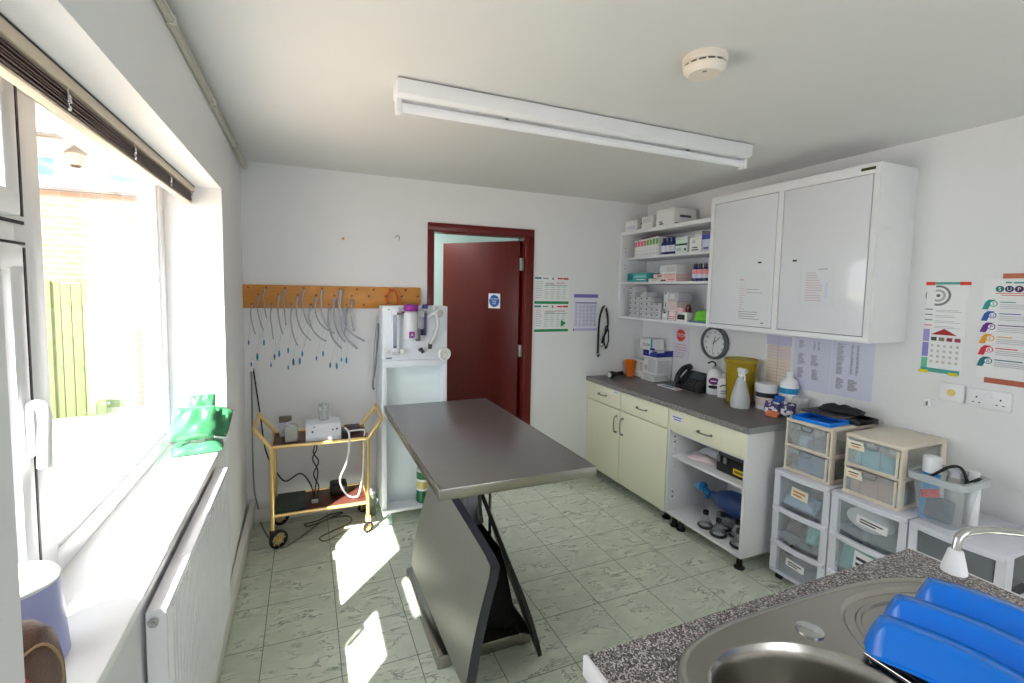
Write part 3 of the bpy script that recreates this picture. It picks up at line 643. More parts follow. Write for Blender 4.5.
MB().lathe([(0.011, 0), (0.011, 0.008), (0.006, 0.009), (0.006, 0.014), (0, 0.014)], M_CHROME, M=FR((0.021, r0, z1 - 0.03), (1, 0, 0), (0, 0, 1)), n=14).build('bleed_valve', ra)
MB().tube([(0.025, r1 - 0.03, z0 + 0.02), (0.025, r1 + 0.03, z0 + 0.02), (0.025, r1 + 0.03, 0.0)], 0.008, M_TRIM).lathe([(0.014, 0.0), (0.016, 0.03), (0.01, 0.05), (0, 0.05)], M_WPLAST, (0.025, r1 + 0.03, z0 - 0.01)).build('pipe_valve', ra)

ra.location.x -= 0.014

# ---------------------------------------------------------------- things on the window sill
pb = thing('pedal_tub', 'lilac plastic tub with a white lid on the window sill', 'tub', (-0.12, 1.2, WZ0))
pc = (-0.165, 1.125, WZ0)
MB().lathe([(0.076, 0.0), (0.08, 0.004), (0.07, 0.16), (0.067, 0.16), (0.07, 0.01), (0.0, 0.01)], M_LILAC, pc, 36, sy=1.0).build('tub_body', pb)
MB().lathe([(0.07, 0.1605), (0.071, 0.166), (0.066, 0.172), (0.03, 0.174), (0.0, 0.174)], M_WPLAST, pc, 36, sy=1.0).build('lid', pb)
hb = thing('handbag', 'brown leather bag with red lining strap beside the lilac tub', 'bag', (-0.06, 0.94, WZ0))
def bagloop(x, s, zt):
    return [(x, 0.815 + 0.165 * (0.5 - 0.5 * s) , WZ0 + 0.001), (x, 0.98 - 0.08 * (1 - s), WZ0 + 0.001), (x, 0.995 - 0.08 * (1 - s), WZ0 + zt * 0.55), (x, 0.97 - 0.08 * (1 - s), WZ0 + zt * 0.88), (x, 0.92 - 0.06 * (1 - s), WZ0 + zt), (x, 0.85, WZ0 + zt * 0.98), (x, 0.82, WZ0 + zt * 0.9), (x, 0.805, WZ0 + zt * 0.5)]
sm_ = lambda lp: crv(lp, 4, True)
MB().loft([sm_(bagloop(-0.125, 0.72, 0.15)), sm_(bagloop(-0.115, 0.9, 0.172)), sm_(bagloop(-0.09, 0.98, 0.183)), sm_(bagloop(-0.06, 1.0, 0.187)), sm_(bagloop(-0.035, 0.98, 0.183)), sm_(bagloop(-0.015, 0.9, 0.172)), sm_(bagloop(-0.005, 0.72, 0.15))], M_LEATH).build('bag_body', hb)
mb = MB()
pts = crv([(-0.004, 0.86, WZ0 + 0.01), (0.0, 0.868, WZ0 + 0.06), (0.0, 0.865, WZ0 + 0.11), (-0.004, 0.85, WZ0 + 0.145), (-0.008, 0.83, WZ0 + 0.155)], 5)
mb.tube(pts, 0.004, mat('red_strap', (176, 34, 50), 0.5), 8).build('strap', hb)
MB().tube(crv([(-0.004, 0.845, WZ0 + 0.005), (0.001, 0.93, WZ0 + 0.05), (0.0, 0.95, WZ0 + 0.1), (-0.004, 0.905, WZ0 + 0.16), (-0.02, 0.84, WZ0 + 0.168)], 5), 0.002, mat('tan_piping', (170, 140, 104), 0.6), 8).build('piping', hb)

hb.location.y -= 0.012; hb.location.x -= 0.02; hb.scale = (1, 1, 1.12)

def pillow(name, M, a, b, t, m, label, cat, group=None, seed=0):
    rnd = random.Random(seed); nx, ny = 14, 14; top = []; bot = []
    for i in range(nx + 1):
        for j in range(ny + 1):
            u, v = i / nx * 2 - 1, j / ny * 2 - 1
            e = max(0.0, (1 - u ** 4) * (1 - v ** 4)) ** 0.6
            cx = 1 - 0.06 * (1 - abs(v) ** 2) * 0 - 0.05 * (1 - u * u) * 0
            h = t * e * (1 + 0.18 * math.sin(3.1 * u + 2.3 * v + seed) + 0.12 * math.sin(7 * u - 4 * v + seed * 2)) + 0.004 * math.sin(9 * u * v + seed + 5 * u)* e
            x, y = u * a * (1 - 0.05 * v * v), v * b * (1 - 0.05 * u * u)
            top.append((x, y, 0.0025 + h)); bot.append((x, y, -0.0025 - 0.15 * h))
    V = top + bot; k = len(top); F = []
    q = lambda i, j: i * (ny + 1) + j
    for i in range(nx):
        for j in range(ny):
            F.append((q(i, j), q(i + 1, j), q(i + 1, j + 1), q(i, j + 1))); F.append((k + q(i, j), k + q(i, j + 1), k + q(i + 1, j + 1), k + q(i + 1, j)))
    for i in range(nx): F += [(q(i, 0), k + q(i, 0), k + q(i + 1, 0), q(i + 1, 0)), (q(i, ny), q(i + 1, ny), k + q(i + 1, ny), k + q(i, ny))]
    for j in range(ny): F += [(q(0, j), q(0, j + 1), k + q(0, j + 1), k + q(0, j)), (q(nx, j), k + q(nx, j), k + q(nx, j + 1), q(nx, j + 1))]
    return MB().raw(V, F, m, M, True).build(name, label=label, cat=cat, group=group)
GS = 'green vinyl positioning bags on the sill'
pillow('positioning_bag', FR((-0.095, 2.39, WZ0 + 0.008), (1, 0.12, 0), (-0.12, 1, 0)), 0.098, 0.085, 0.028, M_GREENF, 'green vinyl bag lying flat under the others on the sill', 'bag', GS, 1)
pillow('positioning_bag', FR((-0.105, 2.372, WZ0 + 0.125), (1, 0.05, 0), (0, 0.42, 0.9)), 0.083, 0.075, 0.026, M_GREENF, 'large green vinyl bag leaning upright at the front of the pile', 'bag', GS, 2)
pillow('positioning_bag', FR((-0.03, 2.44, WZ0 + 0.11), (0.75, 0.35, -0.35), (0.2, 0.35, 0.9)), 0.062, 0.065, 0.022, M_GREENF, 'green vinyl bag leaning at the right end of the pile', 'bag', GS, 3)
pillow('positioning_bag', FR((-0.085, 2.455, WZ0 + 0.185), (1, 0.1, 0.05), (0, 0.4, 0.9)), 0.05, 0.05, 0.018, M_GREENF, 'small green vinyl bag standing behind, topmost of the pile', 'bag', GS, 4)
pillow('gel_pack', FR((-0.165, 2.45, WZ0 + 0.16), (1, 0.2, 0.05), (0, 0.4, 0.9)), 0.03, 0.04, 0.014, mat('pale_blue_vinyl', (176, 208, 240), 0.25, var=0.1), 'pale blue pack tucked behind the green bags at the glass', 'pack', None, 5)

# ---------------------------------------------------------------- cables and socket in the corner
F0 = FR((-0.016, D, 1.03), (1, 0, 0), (0, 0, 1))
wallplate(F0, 0.05, 0.07, [], 'fused_switch', 'small white electrical switch in the corner by the window wall', 'switch')
MB().tube(crv([(0.02, D - 0.006, 1.05), (0.022, D - 0.01, 0.9), (0.02, D - 0.012, 0.5), (0.025, D - 0.014, 0.24), (0.05, D - 0.02, 0.1)], 6), 0.005, mat('grey_cable', (140, 140, 136), 0.5), 8).build('cable', label='grey cable running down the corner from the switch', cat='cable')
MB().tube(crv([(0.032, D - 0.006, 1.05), (0.045, D - 0.02, 0.95), (0.06, D - 0.02, 0.82), (0.075, D - 0.03, 0.7), (0.1, D - 0.04, 0.5), (0.16, D - 0.06, 0.36), (0.22, D - 0.1, 0.3), (0.31, D - 0.15, 0.36), (0.37, D - 0.2, 0.3), (0.39, D - 0.25, 0.235)], 6), 0.0045, M_BLACK, 8).build('cable', label='black mains lead looping from the corner switch to the trolley shelf', cat='cable')
MB().tube(crv([(0.06, D - 0.03, 0.012), (0.12, 3.18, 0.006), (0.2, 3.02, 0.006), (0.3, 3.1, 0.006), (0.45, 3.28, 0.006), (0.6, 3.3, 0.006), (0.62, 3.2, 0.006), (0.5, 3.12, 0.006), (0.42, 3.06, 0.006), (0.46, 3.01, 0.006), (0.6, 3.1, 0.006), (0.78, 3.14, 0.006)], 8), 0.005, mat('grey_green_cable', (138, 138, 118), 0.5), 8).build('cable', label='grey cable coiled over the floor under the trolley', cat='cable')
MB().tube(crv([(0.33, 3.28, 0.006), (0.42, 3.3, 0.006), (0.5, 3.36, 0.006), (0.58, 3.36, 0.006), (0.5, 3.31, 0.006), (0.36, 3.24, 0.006), (0.33, 3.28, 0.006)], 6), 0.004, M_DGREY, 8).build('cable', label='dark thin cable loop on the floor behind the trolley', cat='cable')

# ---------------------------------------------------------------- peg board and tubes
pgb = thing('peg_board', 'varnished pine peg board across the back wall', 'rack', (0.57, D - 0.01, 1.445))
MB().box(-0.018, 1.135, D - 0.02, D, 1.445, 1.598, M_PINE, 0.003).build('board', pgb)
PEG = [(0.005 + 0.113 * k, 1.576) for k in range(10)] + [(0.075 + 0.115 * k, 1.53) for k in range(10)] + [(0.034 + 0.116 * k, 1.468) for k in range(10)]
for x, z in PEG:
    if x < 0.015: x = 0.015
    if x > 1.12: continue
    MB().tube([(x, D - 0.018, z), (x, D - 0.06, z + 0.006)], 0.0045, mat('dark_dowel', (90, 58, 34), 0.5), 8).build('peg', pgb)
TT = [(0.034, 1.472, 0.053, 1.277), (0.075, 1.531, 0.1, 1.302), (0.109, 1.577, 0.119, 1.381), (0.15, 1.473, 0.158, 1.242), (0.192, 1.532, 0.213, 1.274), (0.228, 1.572, 0.232, 1.334), (0.27, 1.467, 0.303, 1.198), (0.305, 1.527, 0.385, 1.23), (0.342, 1.574, 0.392, 1.311), (0.384, 1.467, 0.48, 1.221), (0.422, 1.522, 0.532, 1.275), (0.457, 1.573, 0.513, 1.296), (0.503, 1.461, 0.581, 1.169), (0.537, 1.516, 0.604, 1.214), (0.573, 1.572, 0.684, 1.163), (0.579, 1.572, 0.732, 1.214), (0.616, 1.455, 0.598, 1.274), (0.652, 1.51, 0.664, 1.287)]
BB = [(0.003, 1.225), (0.026, 1.086), (0.062, 1.131), (0.101, 1.222), (0.14, 1.075), (0.162, 1.127), (0.189, 1.146), (0.244, 1.168), (0.243, 1.053), (0.274, 1.086), (0.314, 1.094), (0.33, 1.142), (0.418, 1.107), (0.46, 1.137), (0.505, 1.055), (0.547, 1.05), (0.577, 1.094), (0.611, 1.086), (0.63, 0.989), (0.664, 1.034)]
ORD = ['first', 'second', 'third', 'fourth', 'fifth', 'sixth', 'seventh', 'eighth', 'ninth', 'tenth', 'eleventh', 'twelfth', 'thirteenth', 'fourteenth', 'fifteenth', 'sixteenth', 'seventeenth', 'eighteenth']
bsel = [0, 3, 2, 1, 5, 6, 4, 7, 9, 8, 11, 10, 12, 13, 15, 16, 14, 17]
for i, (xa, za, xb, zb) in enumerate(TT):
    r = 0.0034 + 0.00022 * i
    yb = D - 0.034 - 0.006 * (i % 4)
    t = thing('breathing_tube', 'clear curved breathing tube on the peg board, %s from the window wall' % ORD[i], 'tube', (xa, yb, za - 0.01), 'clear breathing tubes hung on the peg board')
    sag = (zb - za) * 0.55
    path = crv([(xa, yb, za - 0.004), (xa - 0.008, yb, za + sag * 0.6), (xa - 0.002 + 0.12 * (xb - xa), yb, za + sag * 1.15), (xa + 0.45 * (xb - xa), yb, zb + (za - zb) * 0.16), (xb, yb, zb)], 8)
    MB().tube(path, r, M_TUBE, 8).build('tube', t)
    MB().tube([(xa, yb, za - 0.002), (xa - 0.001, yb, za - 0.03)], r * 1.6, mat('clear_connector', (196, 204, 214), 0.3, alpha=0.6), 8).build('connector', t)
    bx_, bz_ = BB[bsel[i]]
    bx_ = max(bx_, 0.012)
    MB().tube(crv([(xa, yb - 0.004, za + sag * 0.5), ((xa + bx_) / 2, yb - 0.006, (za + bz_) / 2), (bx_, yb - 0.006, bz_ + 0.012)], 6), 0.0007, M_THIN, 5).build('pilot_line', t)
    hb_ = 0.016 + 0.004 * (i % 3)
    MB().sph((bx_, yb - 0.006, bz_), (0.0048 + 0.001 * (i % 3), 0.005, hb_), mat('pilot_balloon_blue', (0, 134, 176), 0.3) if i % 4 else mat('pilot_balloon_navy', (30, 92, 140), 0.3)).build('pilot_balloon', t)
tl = MB().tube(crv([(0.885, D - 0.04, 1.46), (0.888, D - 0.045, 1.53), (0.91, D - 0.05, 1.575), (0.94, D - 0.05, 1.575), (0.962, D - 0.045, 1.53), (0.966, D - 0.04, 1.46)], 7), 0.0055, mat('orange_red_rubber', (214, 70, 30), 0.4), 10)
tl.build('rubber_tube', label='orange red rubber tube looped over the peg board', cat='tube')

# ---------------------------------------------------------------- anaesthetic machine
am = thing('anaesthetic_machine', 'white anaesthetic machine on castors left of the door', 'anaesthetic machine', (1.03, 3.25, 0))
X0, X1, Y0, Y1 = 0.812, 1.25, 3.08, 3.36
M_AMW = mat('white_enamel', (228, 232, 240), 0.3, var=0.02)
MB().box(X0, X1, Y0 + 0.005, Y0 + 0.16, 1.115, 1.475, M_AMW, 0.006).build('gas_panel', am)
f = MB()
f.box(X0, X0 + 0.03, Y0 + 0.001, Y1, 0.11, 1.072, M_AMW, 0.002); f.box(X1 - 0.03, X1, Y0 + 0.001, Y1, 0.11, 1.072, M_AMW, 0.002)
f.box(X0, X1, Y0, Y1, 1.07, 1.114, M_AMW, 0.004); f.build('cabinet_frame', am)
MB().box(X0 + 0.03, X1 - 0.03, Y0 + 0.1, Y0 + 0.115, 0.112, 1.07, mat('pale_blue_white_panel', (226, 236, 242), 0.25, var=0.015)).build('back_sheet', am)
MB().box(X0, X1, Y0 - 0.02, Y1, 0.088, 0.112, M_AMW, 0.005).build('base_shelf', am)
for x, y0 in ((X0 + 0.05, Y0 + 0.02), (X1 - 0.05, Y0 + 0.02), (X0 + 0.05, Y1 - 0.05), (X1 - 0.05, Y1 - 0.05)):
    c = MB().box(x - 0.012, x + 0.012, y0 - 0.018, y0 + 0.018, 0.05, 0.09, M_LGREY, 0.003).build('castor', am)
    MB().lathe([(0.01, -0.012), (0.036, -0.012), (0.036, 0.012), (0.01, 0.012)], mat('grey_green_castor', (150, 176, 166), 0.5), M=FR((x, y0, 0.036), (0, 1, 0), (0, 0, 1)), n=22).build('wheel', c)
FW = Y0 + 0.004
MB().box(0.865, 0.915, FW - 0.03, FW, 1.155, 1.465, M_AMW, 0.004).box(0.876, 0.9, FW - 0.034, FW - 0.029, 1.2, 1.42, mat('flowmeter_window', (150, 156, 172), 0.15)).box(0.879, 0.897, FW - 0.0355, FW - 0.0335, 1.205, 1.215, M_DGREY).build('flowmeter', am)
for x in (0.832, 0.942): MB().lathe([(0.017, 0), (0.018, 0.02), (0.013, 0.026), (0, 0.026)], mat('white_knob', (222, 220, 214), 0.35), M=FR((x, FW, 1.178), (1, 0, 0), (0, 0, 1)), n=18).build('control_knob', am)
MB().box(0.872, 0.912, FW - 0.036, FW - 0.028, 1.158, 1.178, M_LGREY, 0.003).build('valve_block', am)
MB().box(0.835, 0.875, FW - 0.0012, FW, 1.128, 1.136, M_DGREY).box(0.848, 0.86, FW - 0.0012, FW, 1.45, 1.456, M_DGREY).build('maker_plate', am)
vp = MB().lathe([(0.044, 0), (0.046, 0.01), (0.046, 0.16), (0.038, 0.175), (0.03, 0.18), (0.0, 0.18)], mat('vaporiser_grey', (212, 212, 218), 0.3), (0.985, FW - 0.06, 1.265), 28).build('vaporiser', am)
MB().lathe([(0.044, 0.182), (0.047, 0.19), (0.047, 0.215), (0.04, 0.224), (0, 0.224)], mat('purple_dial', (146, 36, 140), 0.35), (0.985, FW - 0.06, 1.265), 28).build('dial', vp)
MB().box(0.965, 1.001, FW - 0.1105, FW - 0.1, 1.275, 1.315, MATS['purple_dial'], 0.002).text('A', 0.03, M_PAPER, FR((0.983, FW - 0.111, 1.284), (1, 0, 0), (0, 0, 1)), 'CENTER').build('agent_badge', vp)
MB().tube([(0.9, FW - 0.02, 1.43), (1.1, FW - 0.02, 1.43)], 0.014, M_CHROME).box(1.03, 1.075, FW - 0.06, FW, 1.405, 1.45, M_LGREY, 0.004).box(1.022, 1.05, FW - 0.07, FW - 0.02, 1.245, 1.33, M_MGREY, 0.006).lathe([(0.012, 0), (0.012, 0.04), (0, 0.04)], M_BLACK, (1.06, FW - 0.05, 1.285), 14).build('back_bar', am)
MB().tube([(1.088, FW - 0.025, 1.28), (1.088, FW - 0.025, 1.44)], 0.009, mat('violet_tube', (96, 86, 140), 0.4)).lathe([(0.019, 0), (0.02, 0.02), (0.012, 0.03), (0, 0.03)], mat('indigo_cap', (70, 56, 130), 0.4), (1.085, FW - 0.03, 1.46), 16).build('pressure_tube', am)
MB().tube(crv([(1.11, FW - 0.02, 1.4), (1.15, FW - 0.05, 1.43), (1.17, FW - 0.05, 1.36), (1.155, FW - 0.03, 1.28), (1.125, FW - 0.02, 1.22)], 7), 0.012, mat('corrugated_hose', (206, 206, 210), 0.4), 10).lathe([(0.013, -0.02), (0.013, 0.012), (0, 0.012)], M_BLACK, (1.125, FW - 0.02, 1.21), 12).build('patient_hose', am)
MB().lathe([(0.026, 0), (0.026, 0.012), (0.0, 0.014)], M_CHROME, M=FR((1.18, FW - 0.03, 1.43), (1, 0, 0), (0, 0, 1)), n=20).tube([(1.15, FW - 0.02, 1.48), (1.15, FW - 0.02, 1.44), (1.2, FW - 0.01, 1.44)], 0.012, M_LGREY).build('pressure_gauge', am)
MB().tube([(1.06, FW, 1.18), (1.06, FW - 0.03, 1.19), (1.075, FW - 0.04, 1.165)], 0.012, M_BLACK).build('outlet_valve', am)
MB().lathe([(0.0, -0.008), (0.03, -0.008), (0.034, -0.016), (0.042, -0.016), (0.045, 0.0), (0.042, 0.016), (0.034, 0.016), (0.03, 0.006), (0.012, 0.006), (0.01, 0.02), (0, 0.02)], mat('white_disc', (232, 234, 230), 0.35), M=FR((1.215, FW - 0.05, 1.155), (0.9, 0.25, 0), (0, 0, 1)), n=28).build('absorber_disc', am)
MB().tube(crv([(0.805, 3.3, 1.4), (0.79, 3.28, 1.25), (0.775, 3.26, 1.12), (0.783, 3.25, 0.98)], 7), 0.008, M_LGREY, 8).tube(crv([(0.808, 3.24, 1.35), (0.79, 3.22, 1.1), (0.77, 3.22, 0.95), (0.775, 3.22, 0.9)], 7), 0.007, M_MGREY, 8).build('side_hoses', am)
tn = thing('soda_lime_tin', 'green and cream banded tin on the base of the anaesthetic machine', 'tin', (1.1, 3.13, 0.112))
ct = (1.10, 3.13, 0.112)
MB().lathe([(0.046, 0.0), (0.047, 0.004), (0.047, 0.085)], mat('tin_green', (32, 104, 68), 0.35), ct, 30).lathe([(0.0472, 0.085), (0.0472, 0.1)], M_PAPER, ct, 30).lathe([(0.0472, 0.1), (0.0472, 0.15)], mat('tin_cream_gold', (208, 194, 128), 0.4), ct, 30).lathe([(0.0472, 0.15), (0.0472, 0.165)], M_PAPER, ct, 30).lathe([(0.0472, 0.165), (0.047, 0.215), (0.0, 0.215)], MATS['tin_green'], ct, 30).build('tin_body', tn)
MB().lathe([(0.048, 0.216), (0.049, 0.22), (0.049, 0.228), (0.044, 0.23), (0, 0.226)], M_LGREY, ct, 30).build('lid', tn)

# ---------------------------------------------------------------- gold trolley
tr = thing('tea_trolley', 'gold framed tea trolley with two dark wood shelves in the corner', 'trolley', (0.43, 3.2, 0))
xa, xb, ya, yb = 0.155, 0.715, 3.04, 3.345
def rail(z, nm):
    MB().tube([(xa, ya, z), (xb, ya, z), (xb, yb, z), (xa, yb, z)], 0.011, M_GOLD, 8, closed=True).build('shelf_rail', tr)
    MB().box(xa + 0.005, xb - 0.005, ya + 0.005, yb - 0.005, z - 0.008, z + 0.002, M_BROWN, 0.002).build(nm, tr)
rail(0.625, 'tray'); rail(0.2, 'tray')
for x in (xa, xb):
    for y_ in (ya, yb):
        MB().tube([(x, y_, 0.09), (x, y_, 0.63)], 0.0125, M_GOLD, 10).build('leg', tr)
for x, s in ((xa, -1), (xb, 1)):
    P = [(x, ya, 0.62), (x + s * 0.085, ya + 0.005, 0.735), (x + s * 0.088, ya + 0.02, 0.748), (x + s * 0.088, yb - 0.02, 0.768), (x + s * 0.085, yb - 0.005, 0.755), (x, yb, 0.64)]
    MB().tube(P, 0.0125, M_GOLD, 10).build('handle', tr)
for i, (x, y_) in enumerate(((xa, ya), (xa, yb), (xb, ya), (xb, yb))):
    rw = 0.055 if x == xa else 0.034
    fk = MB().box(x - 0.017, x + 0.017, y_ - 0.02, y_ + 0.016, 0.075, 0.115, M_BROWN if x == xa else M_GOLD, 0.005).build('castor', tr)
    wm = FR((x + 0.032 if x == xa else x, y_ - 0.005, rw), (0.85, 0.5, 0), (0, 0, 1))
    tyre = MB().lathe([(rw * 0.78, -0.011), (rw, -0.009), (rw, 0.009), (rw * 0.78, 0.011), (rw * 0.78, -0.011)], M_RUBBER, M=wm, n=28)
    hub = MB().lathe([(0.0, -0.012), (0.012, -0.012), (0.012, 0.014), (0, 0.014)], M_GOLD, M=wm, n=14)
    for k in range(8): hub.box(0.008, rw * 0.8, -0.003, 0.003, -0.004, 0.004, M_GOLD, M=wm @ Matrix.Rotation(k * PI / 4, 4, 'Z'))
    wo = tyre.build('wheel', fk); hub.build('spokes', wo)
TZ = 0.628
bt = thing('fluid_bottle', 'square clear plastic bottle on the trolley top', 'bottle', (0.262, 3.13, TZ))
MB().box(0.225, 0.3, 3.095, 3.165, TZ, TZ + 0.1, mat('milky_clear_plastic', (206, 212, 208), 0.25, alpha=0.75), 0.012, 3).build('bottle_body', bt)
MB().lathe([(0.03, 0), (0.028, 0.008), (0.014, 0.014), (0.014, 0.024), (0, 0.024)], M_LGREY, (0.262, 3.13, TZ + 0.1), 18).build('neck', bt)
MB().box(0.19, 0.25, 3.235, 3.275, TZ, TZ + 0.092, M_PAPERB, 0.003).box(0.188, 0.262, 3.233, 3.277, TZ + 0.092, TZ + 0.125, mat('grey_brown_lid', (110, 100, 94), 0.5), 0.004).build('medicine_carton', label='small lilac carton with dark lid behind the clear bottle', cat='carton')
nb = thing('monitor_unit', 'white control box with dark buttons on the trolley top', 'medical device', (0.45, 3.17, TZ))
b = MB(); b.prism([(3.07, TZ + 0.022), (3.075, TZ + 0.03), (3.12, TZ + 0.095), (3.26, TZ + 0.1), (3.26, TZ), (3.07, TZ)], 0.345, 0.555, M_AMW, M=Matrix(((0, 0, 1, 0), (1, 0, 0, 0), (0, 1, 0, 0), (0, 0, 0, 1))), bev=0.004); b.build('housing', nb)
nrm = FR((0.345, 3.0749, TZ + 0.0297), (1, 0, 0), (0, 0.045, 0.065))
for u, v, r in ((0.04, 0.03, 0.006), (0.16, 0.035, 0.005), (0.185, 0.038, 0.006), (0.05, 0.06, 0.004)): MB().lathe([(r, -0.001), (r, 0.004), (0, 0.004)], M_DGREY, M=nrm @ Matrix.Translation((u, v, 0)), n=12).build('button', nb)
MB().lathe([(0.032, 0.0), (0.034, 0.1), (0.03, 0.1), (0.029, 0.004)], mat('clear_cup', (226, 228, 228), 0.2, alpha=0.3), (0.455, 3.22, TZ + 0.098), 24).build('clear_cup', label='clear plastic measuring cup standing on the white control box', cat='cup')
MB().box(0.56, 0.60, 3.06, 3.12, TZ, TZ + 0.05, M_BLACK, 0.004).build('power_supply', label='black power block at the right of the white control box', cat='power block')
MB().box(0.585, 0.685, 3.17, 3.27, TZ, TZ + 0.035, mat('dull_violet_tray', (92, 78, 88), 0.5), 0.006).build('instrument_case', label='dark violet flat case at the right end of the trolley top', cat='case')
MB().tube(crv([(0.575, 3.06, TZ + 0.075), (0.6, 3.03, TZ + 0.03), (0.585, 3.02, 0.5), (0.545, 3.05, 0.38), (0.56, 3.08, 0.3), (0.6, 3.12, 0.225), (0.64, 3.12, 0.212), (0.665, 3.1, 0.24), (0.69, 3.09, 0.4), (0.695, 3.09, 0.6), (0.7, 3.1, 0.66), (0.64, 3.08, 0.672), (0.575, 3.07, 0.67)], 7), 0.006, M_WPLAST, 8).build('air_hose', label='white hose hanging in a loop on the right of the trolley', cat='hose')
MB().tube(crv([(0.40, 3.2, 0.615), (0.41, 3.19, 0.54), (0.385, 3.18, 0.48), (0.415, 3.17, 0.4), (0.4, 3.16, 0.3), (0.39, 3.15, 0.24)], 7), 0.004, M_BLACK, 8).tube(crv([(0.415, 3.2, 0.615), (0.39, 3.19, 0.52), (0.42, 3.18, 0.46), (0.39, 3.17, 0.38), (0.42, 3.16, 0.3), (0.4, 3.15, 0.235)], 7), 0.004, M_BLACK, 8).build('cable', label='twisted black cable hanging between the trolley shelves', cat='cable')
MB().box(0.17, 0.34, 3.06, 3.32, 0.203, 0.222, mat('dark_green_folder', (52, 74, 64), 0.5), 0.004).build('folder', label='dark green folder on the lower trolley shelf', cat='folder')
MB().box(0.37, 0.42, 3.125, 3.165, 0.203, 0.24, M_DGREY, 0.006).box(0.375, 0.415, 3.12, 3.127, 0.21, 0.235, M_LGREY).build('plug_adaptor', label='grey mains plug in the middle of the lower trolley shelf', cat='plug')
MB().box(0.49, 0.6, 3.2, 3.3, 0.203, 0.28, M_BLACK, 0.014, 3).lathe([(0.016, 0), (0.016, 0.01), (0, 0.012)], M_MGREY, M=FR((0.57, 3.2, 0.25), (1, 0, 0), (0, 0, 1)), n=14).build('clipper_case', label='black rounded box at the back of the lower trolley shelf', cat='box')
jr = thing('glass_jar', 'clear glass jar on the floor between trolley and machine', 'jar', (0.765, 3.3, 0))
MB().lathe([(0.034, 0.0), (0.038, 0.01), (0.038, 0.1), (0.034, 0.13), (0.032, 0.15)], mat('green_tint_glass', (130, 146, 128), 0.1, alpha=0.55), (0.77, 3.29, 0), 24).build('jar_body', jr)
MB().lathe([(0.034, 0.15), (0.035, 0.165), (0.03, 0.17), (0, 0.17)], M_LGREY, (0.77, 3.29, 0), 24).build('jar_lid', jr)

# ---------------------------------------------------------------- exam table
tb = thing('exam_table', 'stainless steel examination table in the middle of the floor', 'table', (1.09, 2.13, 0))
MB().box(0.775, 1.412, 1.52, 2.752, 0.866, 0.902, M_STEELT, 0.004).build('table_top', tb)
MB().box(0.772, 1.415, 1.517, 1.522, 0.862, 0.9025, M_STEEL, 0.001).box(0.772, 0.777, 1.522, 2.755, 0.862, 0.9025, M_STEEL, 0.001).box(1.41, 1.415, 1.522, 2.755, 0.862, 0.9025, M_STEEL, 0.001).build('edge_band', tb)
for x, y_ in ((1.39, 1.56), (0.80, 1.56), (1.39, 2.7), (0.80, 2.7)): MB().lathe([(0.016, 0), (0.018, 0.012), (0, 0.012)], M_BLACK, (x, y_, 0.853), 14).build('corner_pad', tb)
MB().box(0.99, 1.19, 1.95, 2.35, 0.83, 0.866, M_DGREY, 0.004).build('top_bracket', tb)
cl = MB().box(1.04, 1.14, 2.08, 2.22, 0.05, 0.83, mat('column_grey', (186, 188, 196), 0.35, metal=0.4), 0.006)
for k in range(4): cl.box(1.048 + k * 0.024, 1.058 + k * 0.024, 2.076, 2.081, 0.1, 0.83, M_LGREY)
cl.build('column', tb)
MB().tube([(1.155, 2.0, 0.4), (1.155, 2.0, 0.86)], 0.008, M_CHROME).box(1.143, 1.167, 1.988, 2.012, 0.72, 0.745, M_DGREY, 0.003).build('lift_rod', tb)
MB().box(0.848, 0.908, 1.79, 2.46, 0.0, 0.06, M_STEEL, 0.005).box(1.222, 1.282, 1.79, 2.46, 0.0, 0.06, M_STEEL, 0.005).box(0.9, 1.23, 1.793, 1.85, 0.002, 0.058, M_STEEL, 0.004).box(0.9, 1.23, 2.39, 2.447, 0.002, 0.058, M_STEEL, 0.004).box(1.0, 1.18, 1.85, 2.39, 0.01, 0.05, M_DGREY, 0.004).build('base_frame', tb)
